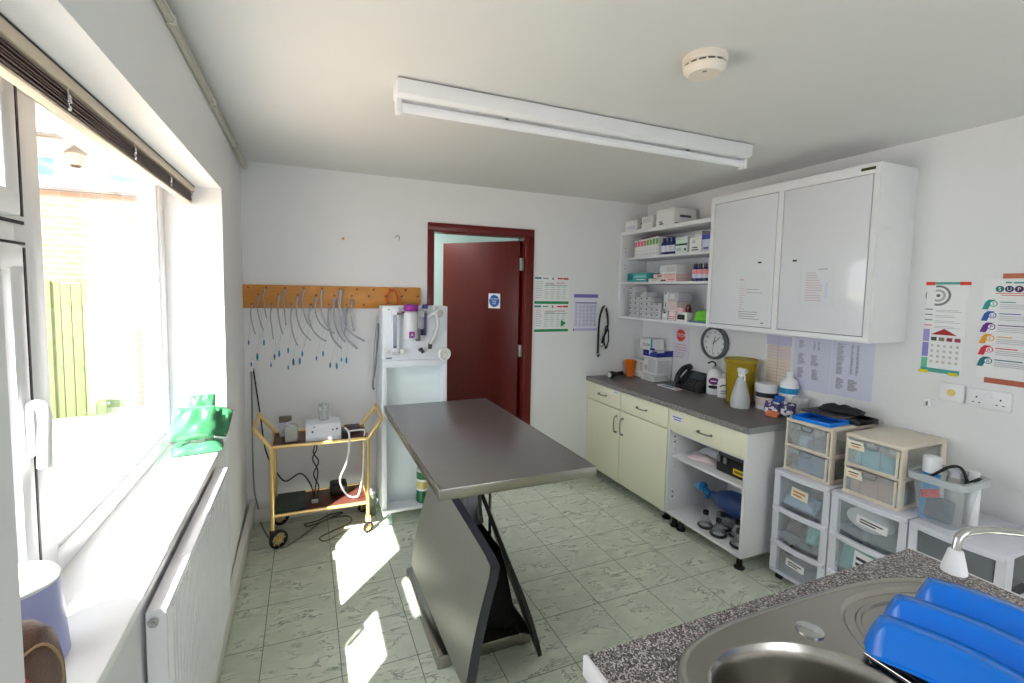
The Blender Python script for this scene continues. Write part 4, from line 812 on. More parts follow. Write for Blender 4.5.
def panel(A, B, Cc, Dd, t, face, edge, bow, nm):
    A, B, Cc, Dd = map(Vector, (A, B, Cc, Dd)); nrm_ = (B - A).cross(Dd - A).normalized()
    if nrm_.z < 0: nrm_ = -nrm_
    n = 12; R = 0.05
    def q(u, v): return A * (1 - u) * (1 - v) + Dd * u * (1 - v) + B * (1 - u) * v + Cc * u * v
    outline = []
    for (u0, v0, u1, v1) in ((0, 0, 1, 0), (1, 0, 1, 1), (1, 1, 0, 1), (0, 1, 0, 0)):
        for k in range(8):
            s = 0.06 + 0.88 * k / 7; outline.append((u0 + (u1 - u0) * s, v0 + (v1 - v0) * s))
    def P(u, v, off): return q(u, v) + nrm_ * (off + bow * math.sin(PI * min(1, max(0, v))) )
    grid = []
    m = MB(); V = []; F = []
    for s in (1, 0):
        for i in range(n + 1):
            for j in range(n + 1):
                u, v = i / n, j / n
                # round the corners a little
                cu, cv = u - 0.5, v - 0.5
                k = max(0.0, abs(cu) + abs(cv) - 0.9) * 0.35
                u2, v2 = 0.5 + cu * (1 - k), 0.5 + cv * (1 - k)
                V.append(P(u2, v2, s * t))
    K = (n + 1) ** 2; id_ = lambda s, i, j: s * K + i * (n + 1) + j
    for i in range(n):
        for j in range(n):
            F.append((id_(0, i, j), id_(0, i + 1, j), id_(0, i + 1, j + 1), id_(0, i, j + 1)))
    m.raw(V, F, face, smooth=True)
    F2 = []
    for i in range(n):
        for j in range(n): F2.append((id_(1, i, j), id_(1, i, j + 1), id_(1, i + 1, j + 1), id_(1, i + 1, j)))
        F2 += [(id_(0, i, 0), id_(0, i + 1, 0), id_(1, i + 1, 0), id_(1, i, 0)), (id_(0, i, n), id_(1, i, n), id_(1, i + 1, n), id_(0, i + 1, n)),
               (id_(0, 0, i), id_(1, 0, i), id_(1, 0, i + 1), id_(0, 0, i + 1)), (id_(0, n, i), id_(0, n, i + 1), id_(1, n, i + 1), id_(1, n, i))]
    m.raw(V, F2, edge)
    return m.build(nm, tb, fixn=False)
M_PADF = mat('grey_vinyl_face', (128, 127, 120), 0.36, metal=0.3, var=0.06, scale=40)
panel((1.045, 1.59, 0.53), (0.945, 1.60, 0.04), (0.875, 2.27, 0.19), (0.985, 2.26, 0.67), 0.044, M_PADF, mat('slate_edge', (66, 66, 76), 0.45), 0.012, 'side_flap')
panel((1.10, 1.67, 0.475), (1.262, 1.665, 0.012), (1.335, 2.35, 0.165), (1.17, 2.36, 0.63), 0.018, mat('grey_vinyl_outer', (120, 120, 120), 0.4), M_BLACK, 0.012, 'side_flap')
MB().prism([(0.955, 0.05), (1.225, 0.05), (1.225, 0.14), (1.185, 0.33), (1.15, 0.44), (1.03, 0.44)], -2.36, -1.86, M_RUBBER, M=FR((0, 0, 0), (1, 0, 0), (0, 0, 1)), bev=0.006).build('base_block', tb)  # black tapered block between the two flaps
MB().tube(crv([(0.985, 1.66, 0.865), (0.975, 1.66, 0.8), (0.985, 1.68, 0.72), (1.0, 1.7, 0.66)], 6), 0.008, M_RUBBER, 8).build('strap', tb)

# ---------------------------------------------------------------- base units
def hnd(F, l, vertical=False):
    m = MB(); a = l / 2
    pts = [(-a, 0, 0), (-a, 0, 0.012), (-a * 0.75, 0, 0.024), (0, 0, 0.028), (a * 0.75, 0, 0.024), (a, 0, 0.012), (a, 0, 0)]
    if vertical: pts = [(y_, x, z) for x, y_, z in pts]
    m.tube(crv(pts, 4), 0.0048, M_NICKEL, 8, M=F)
    for s in (-1, 1):
        c = (s * a, 0, 0) if not vertical else (0, s * a, 0)
        m.lathe([(0.008, 0), (0.008, 0.004), (0, 0.005)], M_NICKEL, c, 12, M=F)
    return m
UF = 2.618
RF = lambda y, z: FR((UF, y, z), (0, -1, 0), (0, 0, 1))
ua = thing('base_cabinet', 'cream two-door base cabinet with two drawers in the far corner', 'cabinet', (2.9, 2.93, 0))
c = MB(); c.box(UF + 0.02, RX - 0.005, 3.40, 3.418, 0.1, 0.82, M_CARC); c.box(UF + 0.02, RX - 0.005, 2.435, 2.453, 0.1, 0.82, M_CARC); c.box(UF + 0.02, RX - 0.005, 2.435, 3.418, 0.1, 0.118, M_CARC); c.box(RX - 0.012, RX - 0.004, 2.435, 3.418, 0.1, 0.82, M_CARC); c.box(UF + 0.02, RX - 0.005, 2.945, 2.963, 0.1, 0.82, M_CARC)
c.build('carcass', ua)
def front(nm, y0, y1, z0, z1, hy_, hz, vert, l=0.1):
    o = MB().box(UF, UF + 0.018, y0, y1, z0, z1, M_CREAM, 0.002).build(nm, ua)
    hnd(RF(hy_, hz), l, vert).build('handle', o); return o
front('drawer_front', 2.957, 3.417, 0.672, 0.817, 3.19, 0.745, False)
d2 = front('drawer_front', 2.437, 2.951, 0.672, 0.817, 2.70, 0.745, False)
front('cabinet_door', 2.957, 3.417, 0.09, 0.666, 2.995, 0.55, True, 0.128)
front('cabinet_door', 2.437, 2.951, 0.09, 0.666, 2.915, 0.55, True, 0.128)
MB().box(UF - 0.0012, UF, 2.97, 3.05, 0.785, 0.812, M_PAPER).box(UF - 0.0016, UF - 0.001, 2.985, 3.035, 0.796, 0.801, ink(90, 120, 170)).build('drawer_label', ua, label='small white label')
def foot(x, y_, par):
    MB().lathe([(0.03, 0.0), (0.03, 0.008), (0.018, 0.014), (0.016, 0.07), (0.028, 0.09), (0.028, 0.1)], M_BLACK, (x, y_, 0), 16).build('leg', par)
for y_ in (3.36, 2.955, 2.5): foot(UF + (0.2 if y_ > 2.6 else 0.09), y_, ua); foot(RX - 0.08, y_, ua)
ub = thing('open_base_cabinet', 'white open-fronted base cabinet with one cream drawer', 'cabinet', (2.9, 2.12, 0))
c = MB(); c.box(UF + 0.004, RX - 0.005, 2.414, 2.431, 0.09, 0.82, M_CARC, 0.001); c.box(UF + 0.004, RX - 0.005, 1.818, 1.836, 0.09, 0.82, M_CARC, 0.001); c.box(UF + 0.004, RX - 0.005, 1.836, 2.414, 0.09, 0.108, M_CARC, 0.001); c.box(RX - 0.012, RX - 0.004, 1.836, 2.414, 0.108, 0.82, M_CARC); 
for z in (0.4, 0.44, 0.46, 0.28, 0.31): c.lathe([(0.003, 0), (0.003, 0.001), (0, 0.001)], M_DGREY, M=FR((UF + 0.06, 2.4138, z + 0.13), (1, 0, 0), (0, 0, 1)), n=8)
for z in (0.62, 0.585, 0.2, 0.235): c.lathe([(0.006, 0), (0.006, 0.0012), (0, 0.0012)], M_BLACK, M=FR((UF + 0.05, 2.4138, z), (1, 0, 0), (0, 0, 1)), n=10)
c.build('carcass', ub)
MB().box(UF + 0.02, RX - 0.013, 1.836, 2.414, 0.484, 0.5, M_CARC, 0.001).build('shelf', ub)
o = MB().box(UF, UF + 0.018, 1.82, 2.43, 0.672, 0.817, M_CREAM, 0.002).build('drawer_front', ub)
hnd(RF(2.115, 0.735), 0.1).build('handle', o)
MB().box(UF - 0.0012, UF, 2.3, 2.4, 0.742, 0.79, M_PAPER).box(UF - 0.0016, UF - 0.001, 2.31, 2.39, 0.768, 0.776, ink(80, 90, 150)).box(UF - 0.0016, UF - 0.001, 2.315, 2.38, 0.752, 0.76, ink(80, 90, 150)).build('drawer_label', ub, label='white paper label')
MB().box(UF + 0.02, RX - 0.012, 1.84, 2.41, 0.655, 0.668, M_CARC).build('drawer_bottom', ub)
for x, y_ in ((UF + 0.06, 2.39), (UF + 0.06, 1.87), (RX - 0.09, 1.87), (UF + 0.06, 2.33), (RX - 0.09, 2.37)): foot(x, y_, ub)
wt = thing('worktop', 'dark grey laminate worktop over the cream cabinets', 'worktop', (2.9, 2.6, 0.82))
MB().box(2.60, RX, 1.80, D, 0.822, 0.86, M_WTOP, 0.006, 3).build('slab', wt)
MB().box(2.602, RX - 0.001, 1.798, 1.8005, 0.823, 0.858, mat('grey_edge_strip', (146, 148, 152), 0.45)).build('end_strip', wt)
MB().box(2.5985, 2.6015, 1.803, D - 0.006, 0.825, 0.857, M_WEDGE, 0.001).build('front_edge', wt)

# contents of the open cabinet
rb = thing('resuscitation_bag', 'blue rubber resuscitation bag lying in the open cabinet', 'breathing bag', (2.9, 2.1, 0.108))
BM = FR((2.86, 2.22, 0.255), (0.05, -1, 0), (0, 0, 1))
M_NAVY = mat('navy_rubber', (52, 76, 132), 0.4, var=0.08)
MB().lathe([(0.0, 0.0), (0.022, 0.002), (0.026, 0.03), (0.055, 0.075), (0.078, 0.14), (0.08, 0.2), (0.062, 0.26), (0.03, 0.3), (0.02, 0.31), (0, 0.31)], M_NAVY, M=FR((2.86, 2.235, 0.21), (1, 0.05, 0), (0, 0, 1)) @ Matrix.Rotation(0, 4, 'X'), n=28).build('bag_bulb', rb)
MB().lathe([(0.03, 0), (0.034, 0.01), (0.034, 0.03), (0.02, 0.04), (0, 0.04)], mat('valve_blue', (40, 130, 200), 0.35), M=FR((2.86, 2.33, 0.225), (1, 0.3, 0), (0, 0, 1)), n=20).tube([(2.86, 2.3, 0.22), (2.86, 2.25, 0.205)], 0.018, MATS['valve_blue']).tube([(2.86, 2.275, 0.21), (2.85, 2.265, 0.165)], 0.013, MATS['valve_blue']).build('valve', rb)
MB().lathe([(0.022, 0), (0.024, 0.01), (0, 0.012)], mat('pale_blue_disc', (120, 180, 220), 0.3), M=FR((2.845, 2.345, 0.228), (0.4, -0.9, 0), (0, 0, 1)), n=18).build('valve_window', rb)
rb.location.z += 0.045; rb.location.y += 0.02
MB().box(2.82, 2.90, 2.0, 2.18, 0.1085, 0.175, M_MGREY, 0.004).build('bag_rest', label='small grey carton under the blue resuscitation bag', cat='box')
MKG = 'clear cone face masks in the open cabinet'
mk = thing('face_mask', 'clear cone mask standing on its black rim, nearest the cabinet floor edge', 'mask', (0, 0, 0), MKG)
MB().lathe([(0.034, 0.004), (0.044, 0.0), (0.05, 0.008), (0.044, 0.018), (0.033, 0.014), (0.034, 0.004)], M_RUBBER, n=24).build('rim', mk)
MB().lathe([(0.042, 0.016), (0.034, 0.04), (0.018, 0.07), (0.014, 0.085)], mat('clear_mask_cone', (206, 212, 220), 0.12, alpha=0.28), n=24, cap=False).build('cone', mk)
MB().lathe([(0.014, 0.082), (0.018, 0.084), (0.018, 0.105), (0.012, 0.106), (0.012, 0.084)], M_BLACK, n=18).build('port', mk)
mk.location = (2.69, 2.04, 0.1085)
masks = [((2.70, 2.15, 0.1085), 'clear cone mask with black rim, left end of the mask cluster'), ((2.78, 2.09, 0.1085), 'clear cone mask with black rim, just in front of the blue bag'), ((2.785, 1.98, 0.1085), 'clear cone mask with black rim, behind the nearest masks'), ((2.70, 1.90, 0.1085), 'black rimmed mask close to the right side of the open cabinet')]
for l, lb in masks: dup(mk, l, None, lb)
MB().lathe([(0.035, 0), (0.036, 0.003), (0.038, 0.09), (0.034, 0.09), (0.033, 0.005), (0, 0.005)], M_WPLAST, (2.84, 1.91, 0.1085), 20).build('pot', label='white plastic pot beside the masks at the right of the cabinet', cat='pot')
kt = thing('tool_case', 'black case with a yellow label on the shelf of the open cabinet', 'case', (2.8, 1.95, 0.5))
MB().box(2.71, 2.92, 1.842, 2.10, 0.5, 0.595, M_BLACK, 0.006).build('case_body', kt)
MB().box(2.715, 2.915, 1.842, 2.095, 0.596, 0.625, M_DGREY, 0.006).build('lid', kt)
MB().box(2.7085, 2.7105, 1.85, 1.975, 0.52, 0.555, ink(236, 200, 40)).box(2.708, 2.7088, 1.86, 1.965, 0.53, 0.545, ink(120, 100, 30)).build('yellow_label', kt, label='yellow label')
for y_ in (2.02, 2.07): MB().box(2.704, 2.711, y_, y_ + 0.025, 0.56, 0.6, M_MGREY, 0.002).build('latch', kt)
pillow('swab_packet', FR((2.76, 2.24, 0.508), (0.3, -1, 0), (1, 0.3, 0)), 0.1, 0.055, 0.02, mat('pale_pink_film', (226, 206, 212), 0.3, var=0.12, scale=30), 'pale pink plastic packet on the cabinet shelf, nearest the front', 'packet', None, 8)
pillow('swab_packet', FR((2.88, 2.25, 0.508), (0.1, -1, 0), (1, 0.1, 0)), 0.12, 0.06, 0.035, mat('clear_white_film', (222, 222, 228), 0.3, var=0.1, scale=30), 'white plastic packet on the cabinet shelf behind the pink one', 'packet', None, 9)

# ---------------------------------------------------------------- things on the grey worktop
WT = 0.86
def carton(name, label, x0, x1, y0, y1, z0, z1, base, marks=(), group=None, rz=0.0, cat='box', lid=None, flap=False):
    """A carton: bevelled body, a lid seam and printed patches. marks: (face, u0, u1, v0, v1, ink) with face 'f' (toward the room, u along -y), 't' top, 's' (near end, u along x)."""
    cx, cy = (x0 + x1) / 2, (y0 + y1) / 2; R = Matrix.Translation((cx, cy, 0)) @ Matrix.Rotation(rz, 4, 'Z') @ Matrix.Translation((-cx, -cy, 0))
    m = MB(); m.box(x0, x1, y0, y1, z0, z1, base, min(0.002, (z1 - z0) * 0.1), 1, M=R)
    e = 0.0005
    m.box(x0 - e, x0 + 0.001, y0 + 0.001, y1 - 0.001, z1 - (z1 - z0) * 0.14, z1 - (z1 - z0) * 0.14 + 0.0012, lid or M_MGREY, M=R) if (z1 - z0) > 0.03 else None
    for mk_ in marks:
        fc, u0, u1, v0, v1, c = mk_[:6]
        if fc == 'f': m.box(x0 - e * 1.6, x0 + 0.0005, y1 - (y1 - y0) * u1, y1 - (y1 - y0) * u0, z0 + (z1 - z0) * v0, z0 + (z1 - z0) * v1, c, M=R)
        elif fc == 's': m.box(x0 + (x1 - x0) * u0, x0 + (x1 - x0) * u1, y0 - e * 1.6, y0 + 0.0005, z0 + (z1 - z0) * v0, z0 + (z1 - z0) * v1, c, M=R)
        elif fc == 't': m.box(x0 + (x1 - x0) * u0, x0 + (x1 - x0) * u1, y0 + (y1 - y0) * v0, y0 + (y1 - y0) * v1, z1 - 0.0005, z1 + e * 1.6, c, M=R)
        elif fc == 'T': m.text(mk_[6], u1, c, R @ FR((x0 - 0.001, y1 - (y1 - y0) * u0, z0 + (z1 - z0) * v0), (0, -1, 0), (0, 0, 1)))
    return m.build(name, label=label, cat=cat, group=group)
tc_ = thing('torch', 'black hand torch lying at the far end of the grey worktop', 'torch', (2.83, 3.32, WT))
TM = FR((2.74, 3.30, WT + 0.03), (0, 0, 1), (-0.45, 0.9, 0))
TM = FR((2.74, 3.28, WT + 0.029), (0.35, -0.93, 0), (0, 0, 1))
TX = FR((2.735, 3.27, WT + 0.029), (-0.25, 1, 0), (0, 0, 1))   # its z axis points along +x
MB().lathe([(0.0, 0.0), (0.026, 0.001), (0.028, 0.004), (0.028, 0.05), (0.02, 0.065), (0.018, 0.16), (0.02, 0.165), (0.0, 0.168)], M_BLACK, M=TX, n=22).build('torch_body', tc_)
MB().lathe([(0.022, -0.001), (0.0, -0.0012)], mat('torch_lens', (226, 226, 224), 0.15), M=TX, n=22).build('lens', tc_)
MB().box(2.745, 2.80, 3.29, 3.30, WT + 0.05, WT + 0.056, M_LGREY, 0.002).build('switch', tc_)
MB().lathe([(0.03, 0.0), (0.032, 0.004), (0.03, 0.01), (0.046, 0.125), (0.05, 0.13), (0.05, 0.14), (0.046, 0.14), (0.029, 0.012), (0.0, 0.012)], mat('orange_plastic', (214, 108, 20), 0.35, var=0.05), (2.98, 3.31, WT), 28).build('orange_pot', label='tapered orange plastic pot at the far end of the worktop', cat='pot')
NAVYI, CYI, KI = ink(44, 58, 146), ink(30, 150, 196), ink(90, 92, 104)
carton('open_carton', 'tall white open carton beside the orange pot', 3.03, 3.17, 3.19, 3.33, WT, WT + 0.15, M_CARD, [('f', 0.15, 0.5, 0.1, 0.2, M_LGREY), ('f', 0.6, 0.9, 0.4, 0.9, M_LGREY)])
carton('flat_carton', 'low white carton at the front foot of the carton stack', 2.985, 3.17, 3.02, 3.175, WT, WT + 0.05, M_CARD, [('f', 0.3, 0.95, 0.25, 0.8, M_CARD2), ('s', 0.1, 0.9, 0.2, 0.85, M_CARD2)])
carton('glove_carton', 'plain grey-white carton in the middle of the worktop stack', 3.02, 3.185, 3.025, 3.18, WT + 0.0505, WT + 0.2, M_CARD, [('f', 0.35, 0.95, 0.1, 0.85, M_CARD2), ('f', 0.05, 0.3, 0.2, 0.5, M_LGREY), ('s', 0.1, 0.9, 0.1, 0.8, M_CARD2)])
carton('glove_carton', 'white carton with navy blue band, below the topmost of the stack', 3.015, 3.185, 3.02, 3.185, WT + 0.2005, WT + 0.252, M_CARD, [('f', 0.0, 0.42, 0.0, 1.0, NAVYI), ('f', 0.52, 1.0, 0.0, 0.7, NAVYI), ('f', 0.66, 1.0, 0.7, 0.98, NAVYI), ('f', 0.18, 0.26, 0.3, 0.7, CYI), ('f', 0.42, 0.52, 0.05, 0.35, NAVYI), ('s', 0.0, 1.0, 0.0, 0.72, NAVYI), ('s', 0.45, 1.0, 0.72, 0.98, NAVYI)])
carton('glove_carton', 'white carton lettered in grey with a cyan stripe, topmost of the stack', 3.03, 3.15, 3.09, 3.255, WT + 0.2525, WT + 0.345, M_CARD, [('f', 0.84, 0.98, 0.0, 1.0, CYI), ('T', 0.22, 0.034, 0.3, 0.5, KI, 'TUZN')])
MB().box(3.016, 3.0295, 3.06, 3.11, WT + 0.2525, WT + 0.272, NAVYI, 0.004).build('tape_roll', label='small navy lump on the front of the banded carton', cat='tape')
# desk phone
ph = thing('desk_phone', 'black desk telephone with sloping face on the worktop', 'telephone', (3.1, 2.8, WT))
PM = FR((3.0, 2.89, WT), (0, -1, 0), (1, 0, 0))   # x toward the viewer's right, y toward the wall
MB().prism([(0.0, 0.0), (0.0, 0.018), (0.13, 0.13), (0.16, 0.125), (0.16, 0.0)], 0, 0.25, M_BLACK, M=FR((3.015, 2.88, WT), (1, 0, 0), (0, 0, 1)), bev=0.004).build('phone_body', ph)
slp = FR((3.015, 2.88, WT + 0.019), (0, -1, 0), (0.13, 0, 0.112))
MB().tube(crv([(3.02, 2.865, WT + 0.04), (3.035, 2.865, WT + 0.09), (3.08, 2.865, WT + 0.14), (3.12, 2.865, WT + 0.155), (3.155, 2.865, WT + 0.16)], 5), 0.02, M_BLACK, 12).sph((3.035, 2.865, WT + 0.055), (0.028, 0.027, 0.028), M_BLACK).sph((3.145, 2.865, WT + 0.15), (0.028, 0.027, 0.025), M_BLACK).build('handset', ph)
MB().box(0.075, 0.215, 0.095, 0.155, 0.0, 0.003, mat('phone_screen', (70, 76, 84), 0.2), M=slp).build('screen', ph)
kb = MB()
for r in range(4):
    for k in range(3): kb.box(0.08 + k * 0.032, 0.104 + k * 0.032, 0.018 + r * 0.018, 0.031 + r * 0.018, 0, 0.0035, M_DGREY, 0.001, 1, M=slp)
for r in range(4): kb.box(0.185, 0.215, 0.018 + r * 0.018, 0.028 + r * 0.018, 0, 0.003, M_DGREY, 0.001, 1, M=slp)
kb.build('keypad', ph)
ph.location.y -= 0.06; ph.location.x += 0.01
nt_ = MB().box(2.93, 3.0, 2.70, 2.91, WT, WT + 0.006, M_PAPER, 0.001).box(2.94, 2.975, 2.76, 2.88, WT + 0.006, WT + 0.0066, ink(90, 180, 210)).box(2.95, 2.965, 2.78, 2.84, WT + 0.0066, WT + 0.007, KI).box(2.98, 2.992, 2.74, 2.9, WT + 0.006, WT + 0.0066, M_LGREY).box(2.935, 2.98, 2.703, 2.73, WT + 0.006, WT + 0.0066, ink(190, 110, 130))
nt_.build('notepad', label='white notepad with a pale blue block in front of the telephone', cat='notepad')
def bottle(name, label, c, prof, m, parts=(), cat='bottle', n=26, sx=1, sy=1):
    t = thing(name, label, cat, c)
    MB().lathe(prof, m, c, n, sx=sx, sy=sy).build('bottle_body', t)
    for nm, pr_, mm in parts: MB().lathe(pr_, mm, c, n, sx=sx * 1.0, sy=sy * 1.0).build(nm, t)
    return t
b1 = bottle('soap_dispenser', 'white bottle with a purple and black label next to the telephone', (3.13, 2.53, WT), [(0.05, 0), (0.053, 0.006), (0.053, 0.14), (0.045, 0.17), (0.02, 0.185), (0, 0.185)], M_WPLAST, [('cap', [(0.018, 0.184), (0.018, 0.2), (0, 0.2)], M_LGREY)])
LB = FR((3.13 - 0.0525 * 0.8, 2.53 - 0.0525 * 0.6, WT + 0.085), (0.6, -0.8, 0), (0, 0, 1))
MB().prism([(0.034 * math.cos(a * PI / 12), 0.026 * math.sin(a * PI / 12) + 0.015) for a in range(24)], -0.006, 0.0045, ink(112, 40, 110), M=LB).prism([(0.036 * math.cos(a * PI / 12), 0.012 * math.sin(a * PI / 12) - 0.028) for a in range(24)], 0, 0.004, M_BLACK, M=LB).box(-0.02, 0.02, 0.012, 0.02, 0.004, 0.0046, M_PAPER, M=LB).build('bottle_label', b1, label='round purple and black label')
MB().tube(crv([(3.13, 2.53, WT + 0.2), (3.13, 2.53, WT + 0.225), (3.115, 2.545, WT + 0.235), (3.10, 2.57, WT + 0.222)], 5), 0.006, M_BLACK, 8).build('pump', b1)
MB().box(RX - 0.009, RX - 0.001, 2.5, 2.56, WT + 0.13, WT + 0.27, mat('cream_card', (216, 212, 206), 0.5), 0.004).build('wall_card', label='narrow cream card standing against the wall below the clock', cat='card')
b2 = bottle('cream_bottle', 'small white flat bottle with a dark swoosh left of the yellow bin', (3.105, 2.424, WT), [(0.04, 0), (0.042, 0.005), (0.042, 0.1), (0.034, 0.13), (0.016, 0.14), (0, 0.14)], M_WPLAST, [('cap', [(0.017, 0.139), (0.017, 0.165), (0.014, 0.17), (0, 0.17)], M_LGREY)])
LB = FR((3.105 - 0.0415 * 0.8, 2.424 - 0.0415 * 0.6, WT + 0.075), (0.6, -0.8, 0), (0, 0, 1))
MB().prism([(-0.02, 0.0), (0.0, 0.012), (0.032, 0.016), (0.034, 0.022), (-0.004, 0.02), (-0.022, 0.006)], -0.012, 0.0015, ink(40, 44, 60), M=LB).box(-0.016, 0.026, -0.03, -0.024, 0, 0.003, ink(90, 130, 180), M=LB).box(-0.016, 0.022, -0.044, -0.04, 0, 0.003, KI, M=LB).build('bottle_label', b2, label='dark swoosh label')
sb = thing('sharps_bin', 'large mustard yellow sharps bin on the grey worktop', 'bin', (3.08, 2.28, WT))
bc = (3.085, 2.275, WT)
MB().lathe([(0.074, 0.0), (0.08, 0.006), (0.096, 0.27), (0.1, 0.274), (0.1, 0.284), (0.094, 0.288), (0.0, 0.282)], mat('mustard_plastic', (160, 134, 14), 0.35, var=0.05), bc, 34).build('bin_body', sb)
MB().lathe([(0.101, 0.276), (0.104, 0.279), (0.104, 0.295), (0.098, 0.3), (0.09, 0.292), (0.0, 0.292)], mat('mustard_lid', (172, 146, 24), 0.35), bc, 34).build('lid', sb)
for s in (-1, 1): MB().box(bc[0] - 0.012, bc[0] + 0.012, bc[1] + s * 0.097 - 0.006, bc[1] + s * 0.097 + 0.006, WT + 0.21, WT + 0.27, MATS['mustard_plastic'], 0.003).build('lug', sb)
sp = bottle('spray_bottle', 'white trigger spray bottle standing before the yellow bin', (2.962, 2.165, WT), [(0.054, 0), (0.058, 0.006), (0.058, 0.055), (0.052, 0.085), (0.034, 0.15), (0.026, 0.185), (0.016, 0.2), (0.015, 0.21), (0, 0.21)], mat('milky_white_plastic', (212, 213, 216), 0.3, alpha=0.8), [('collar', [(0.018, 0.205), (0.02, 0.222), (0.015, 0.228), (0, 0.228)], M_WPLAST)])
hdm = MB(); hdm.box(-0.042, 0.03, -0.012, 0.012, 0.225, 0.258, M_WPLAST, 0.007, M=Matrix.Translation((2.962, 2.165, WT)) @ Matrix.Rotation(1.35, 4, 'Z'))
hdm.box(-0.056, -0.04, -0.008, 0.008, 0.234, 0.252, M_LGREY, 0.003, M=Matrix.Translation((2.962, 2.165, WT)) @ Matrix.Rotation(1.35, 4, 'Z'))
tg = [(-0.024, 0, 0.228), (-0.034, 0, 0.205), (-0.034, 0, 0.18)]
hdm.tube([Matrix.Translation((2.962, 2.165, WT)) @ Matrix.Rotation(1.35, 4, 'Z') @ Vector(p) for p in tg], 0.004, M_WPLAST, 8); hdm.build('trigger_head', sp)
tu = bottle('wipes_tub', 'white round tub with a black and pink label beside the spray', (3.10, 2.085, WT), [(0.058, 0), (0.061, 0.005), (0.064, 0.13), (0, 0.13)], M_WPLAST, [('lid', [(0.067, 0.13), (0.069, 0.134), (0.069, 0.16), (0.062, 0.166), (0, 0.164)], M_WPLAST)], cat='tub')
MB().lathe([(0.0632, 0.08), (0.0638, 0.11)], mat('tub_black_label', (40, 40, 46), 0.4), (3.10, 2.085, WT), 26).lathe([(0.0618, 0.025), (0.0632, 0.075)], mat('tub_pale_label', (230, 206, 204), 0.4), (3.10, 2.085, WT), 26).build('tub_label', tu, label='black and pale pink label')
bt2 = bottle('disinfectant_bottle', 'tall white bottle with a bright blue band at the worktop end', (3.138, 1.962, WT), [(0.049, 0), (0.052, 0.005), (0.052, 0.17), (0.042, 0.205), (0.02, 0.225), (0.018, 0.23), (0, 0.23)], M_WPLAST, [('cap', [(0.02, 0.228), (0.02, 0.258), (0.017, 0.262), (0, 0.262)], M_WPLAST)])
MB().lathe([(0.0528, 0.125), (0.0528, 0.16)], mat('bright_blue_band', (28, 140, 196), 0.35), (3.138, 1.962, WT), 26).lathe([(0.0526, 0.03), (0.0526, 0.11)], mat('pale_print', (226, 220, 220), 0.4), (3.138, 1.962, WT), 26).build('bottle_label', bt2, label='bright blue banded label')
def _wn(N, L, tc):
    n_ = N.new('ShaderNodeTexNoise'); n_.inputs['Scale'].default_value = 32; n_.inputs['Detail'].default_value = 2; L.new(tc.outputs['Object'], n_.inputs['Vector']); return n_.outputs[0]
WI = ramp_mat('printed_wipes_film', [(0, (226, 224, 232)), (0.42, (226, 224, 232)), (0.45, (66, 48, 112)), (0.6, (66, 48, 112)), (0.63, (58, 86, 168))], _wn, rough=0.3, const=True)
pillow('wipes_packet', FR((2.985, 1.955, WT + 0.045), (0.25, -1, 0), (0.3, 0.1, 1)), 0.045, 0.042, 0.02, WI, 'purple wipes packet standing at the front corner of the worktop', 'packet', None, 11)
pillow('wipes_packet', FR((3.03, 1.885, WT + 0.048), (0.2, -1, 0), (0.35, 0.1, 1)), 0.04, 0.045, 0.02, WI, 'purple wipes packet leaning nearest the black trays', 'packet', None, 12)
pillow('orange_packet', FR((2.955, 1.93, WT + 0.016), (0.3, -1, 0), (0.5, 0.1, 0.5)), 0.035, 0.02, 0.01, mat('orange_film', (236, 130, 90), 0.35, var=0.1), 'small orange packet at the foot of the purple wipes', 'packet', None, 13)
pillow('blue_packet', FR((3.05, 1.965, WT + 0.06), (0.3, -1, 0), (0.2, 0.0, 1)), 0.03, 0.055, 0.012, mat('strong_blue_film', (30, 96, 180), 0.35, var=0.2), 'blue packet standing behind the purple wipes', 'packet', None, 14)
pillow('clear_bag', FR((3.11, 1.87, WT + 0.06), (0.2, -1, 0), (0.2, 0.0, 1)), 0.05, 0.06, 0.024, mat('clear_bag_film', (206, 208, 210), 0.2, alpha=0.6, var=0.25, scale=30), 'crumpled clear plastic bag by the wall at the worktop end', 'bag', None, 15)

# ---------------------------------------------------------------- wall cupboard and shelves
cu = thing('wall_cupboard', 'large white two-door wall cupboard high on the right wall', 'cupboard', (3.04, 1.905, 1.365))
CF = 2.888
m = MB(); m.box(CF + 0.018, RX, 1.403, 2.408, 1.366, 2.24, M_WHITE, 0.002); m.build('cupboard_box', cu)
m = MB(); fr_ = M_WHITE
m.box(CF, CF + 0.02, 1.403, 2.408, 2.19, 2.24, fr_, 0.002); m.box(CF, CF + 0.02, 1.403, 2.408, 1.366, 1.395, fr_, 0.002)
m.box(CF + 0.0005, CF + 0.02, 1.403, 1.43, 1.394, 2.191, fr_); m.box(CF + 0.0005, CF + 0.02, 2.38, 2.408, 1.394, 2.191, fr_); m.box(CF + 0.0005, CF + 0.02, 1.888, 1.922, 1.394, 2.191, fr_)
m.build('face_frame', cu)
for y0, y1, ly in ((1.925, 2.377, 2.02), (1.434, 1.885, 1.80)):
    MB().box(CF + 0.012, CF + 0.018, y0 - 0.004, y1 + 0.004, 1.393, 2.192, M_DGREY).build('door_gap', cu)
    o = MB().box(CF - 0.001, CF + 0.014, y0, y1, 1.398, 2.187, mat('glossy_white_door', (226, 227, 233), 0.12, var=0.01), 0.0015).build('cupboard_door', cu)
    MB().box(CF - 0.004, CF, ly - 0.012, ly + 0.012, 1.783, 1.793, M_BLACK, 0.002).build('lock', o)
MB().box(CF - 0.0018, CF, 1.425, 1.49, 2.208, 2.222, mat('black_yellow_tag', (60, 58, 20), 0.4)).build('maker_tag', cu)
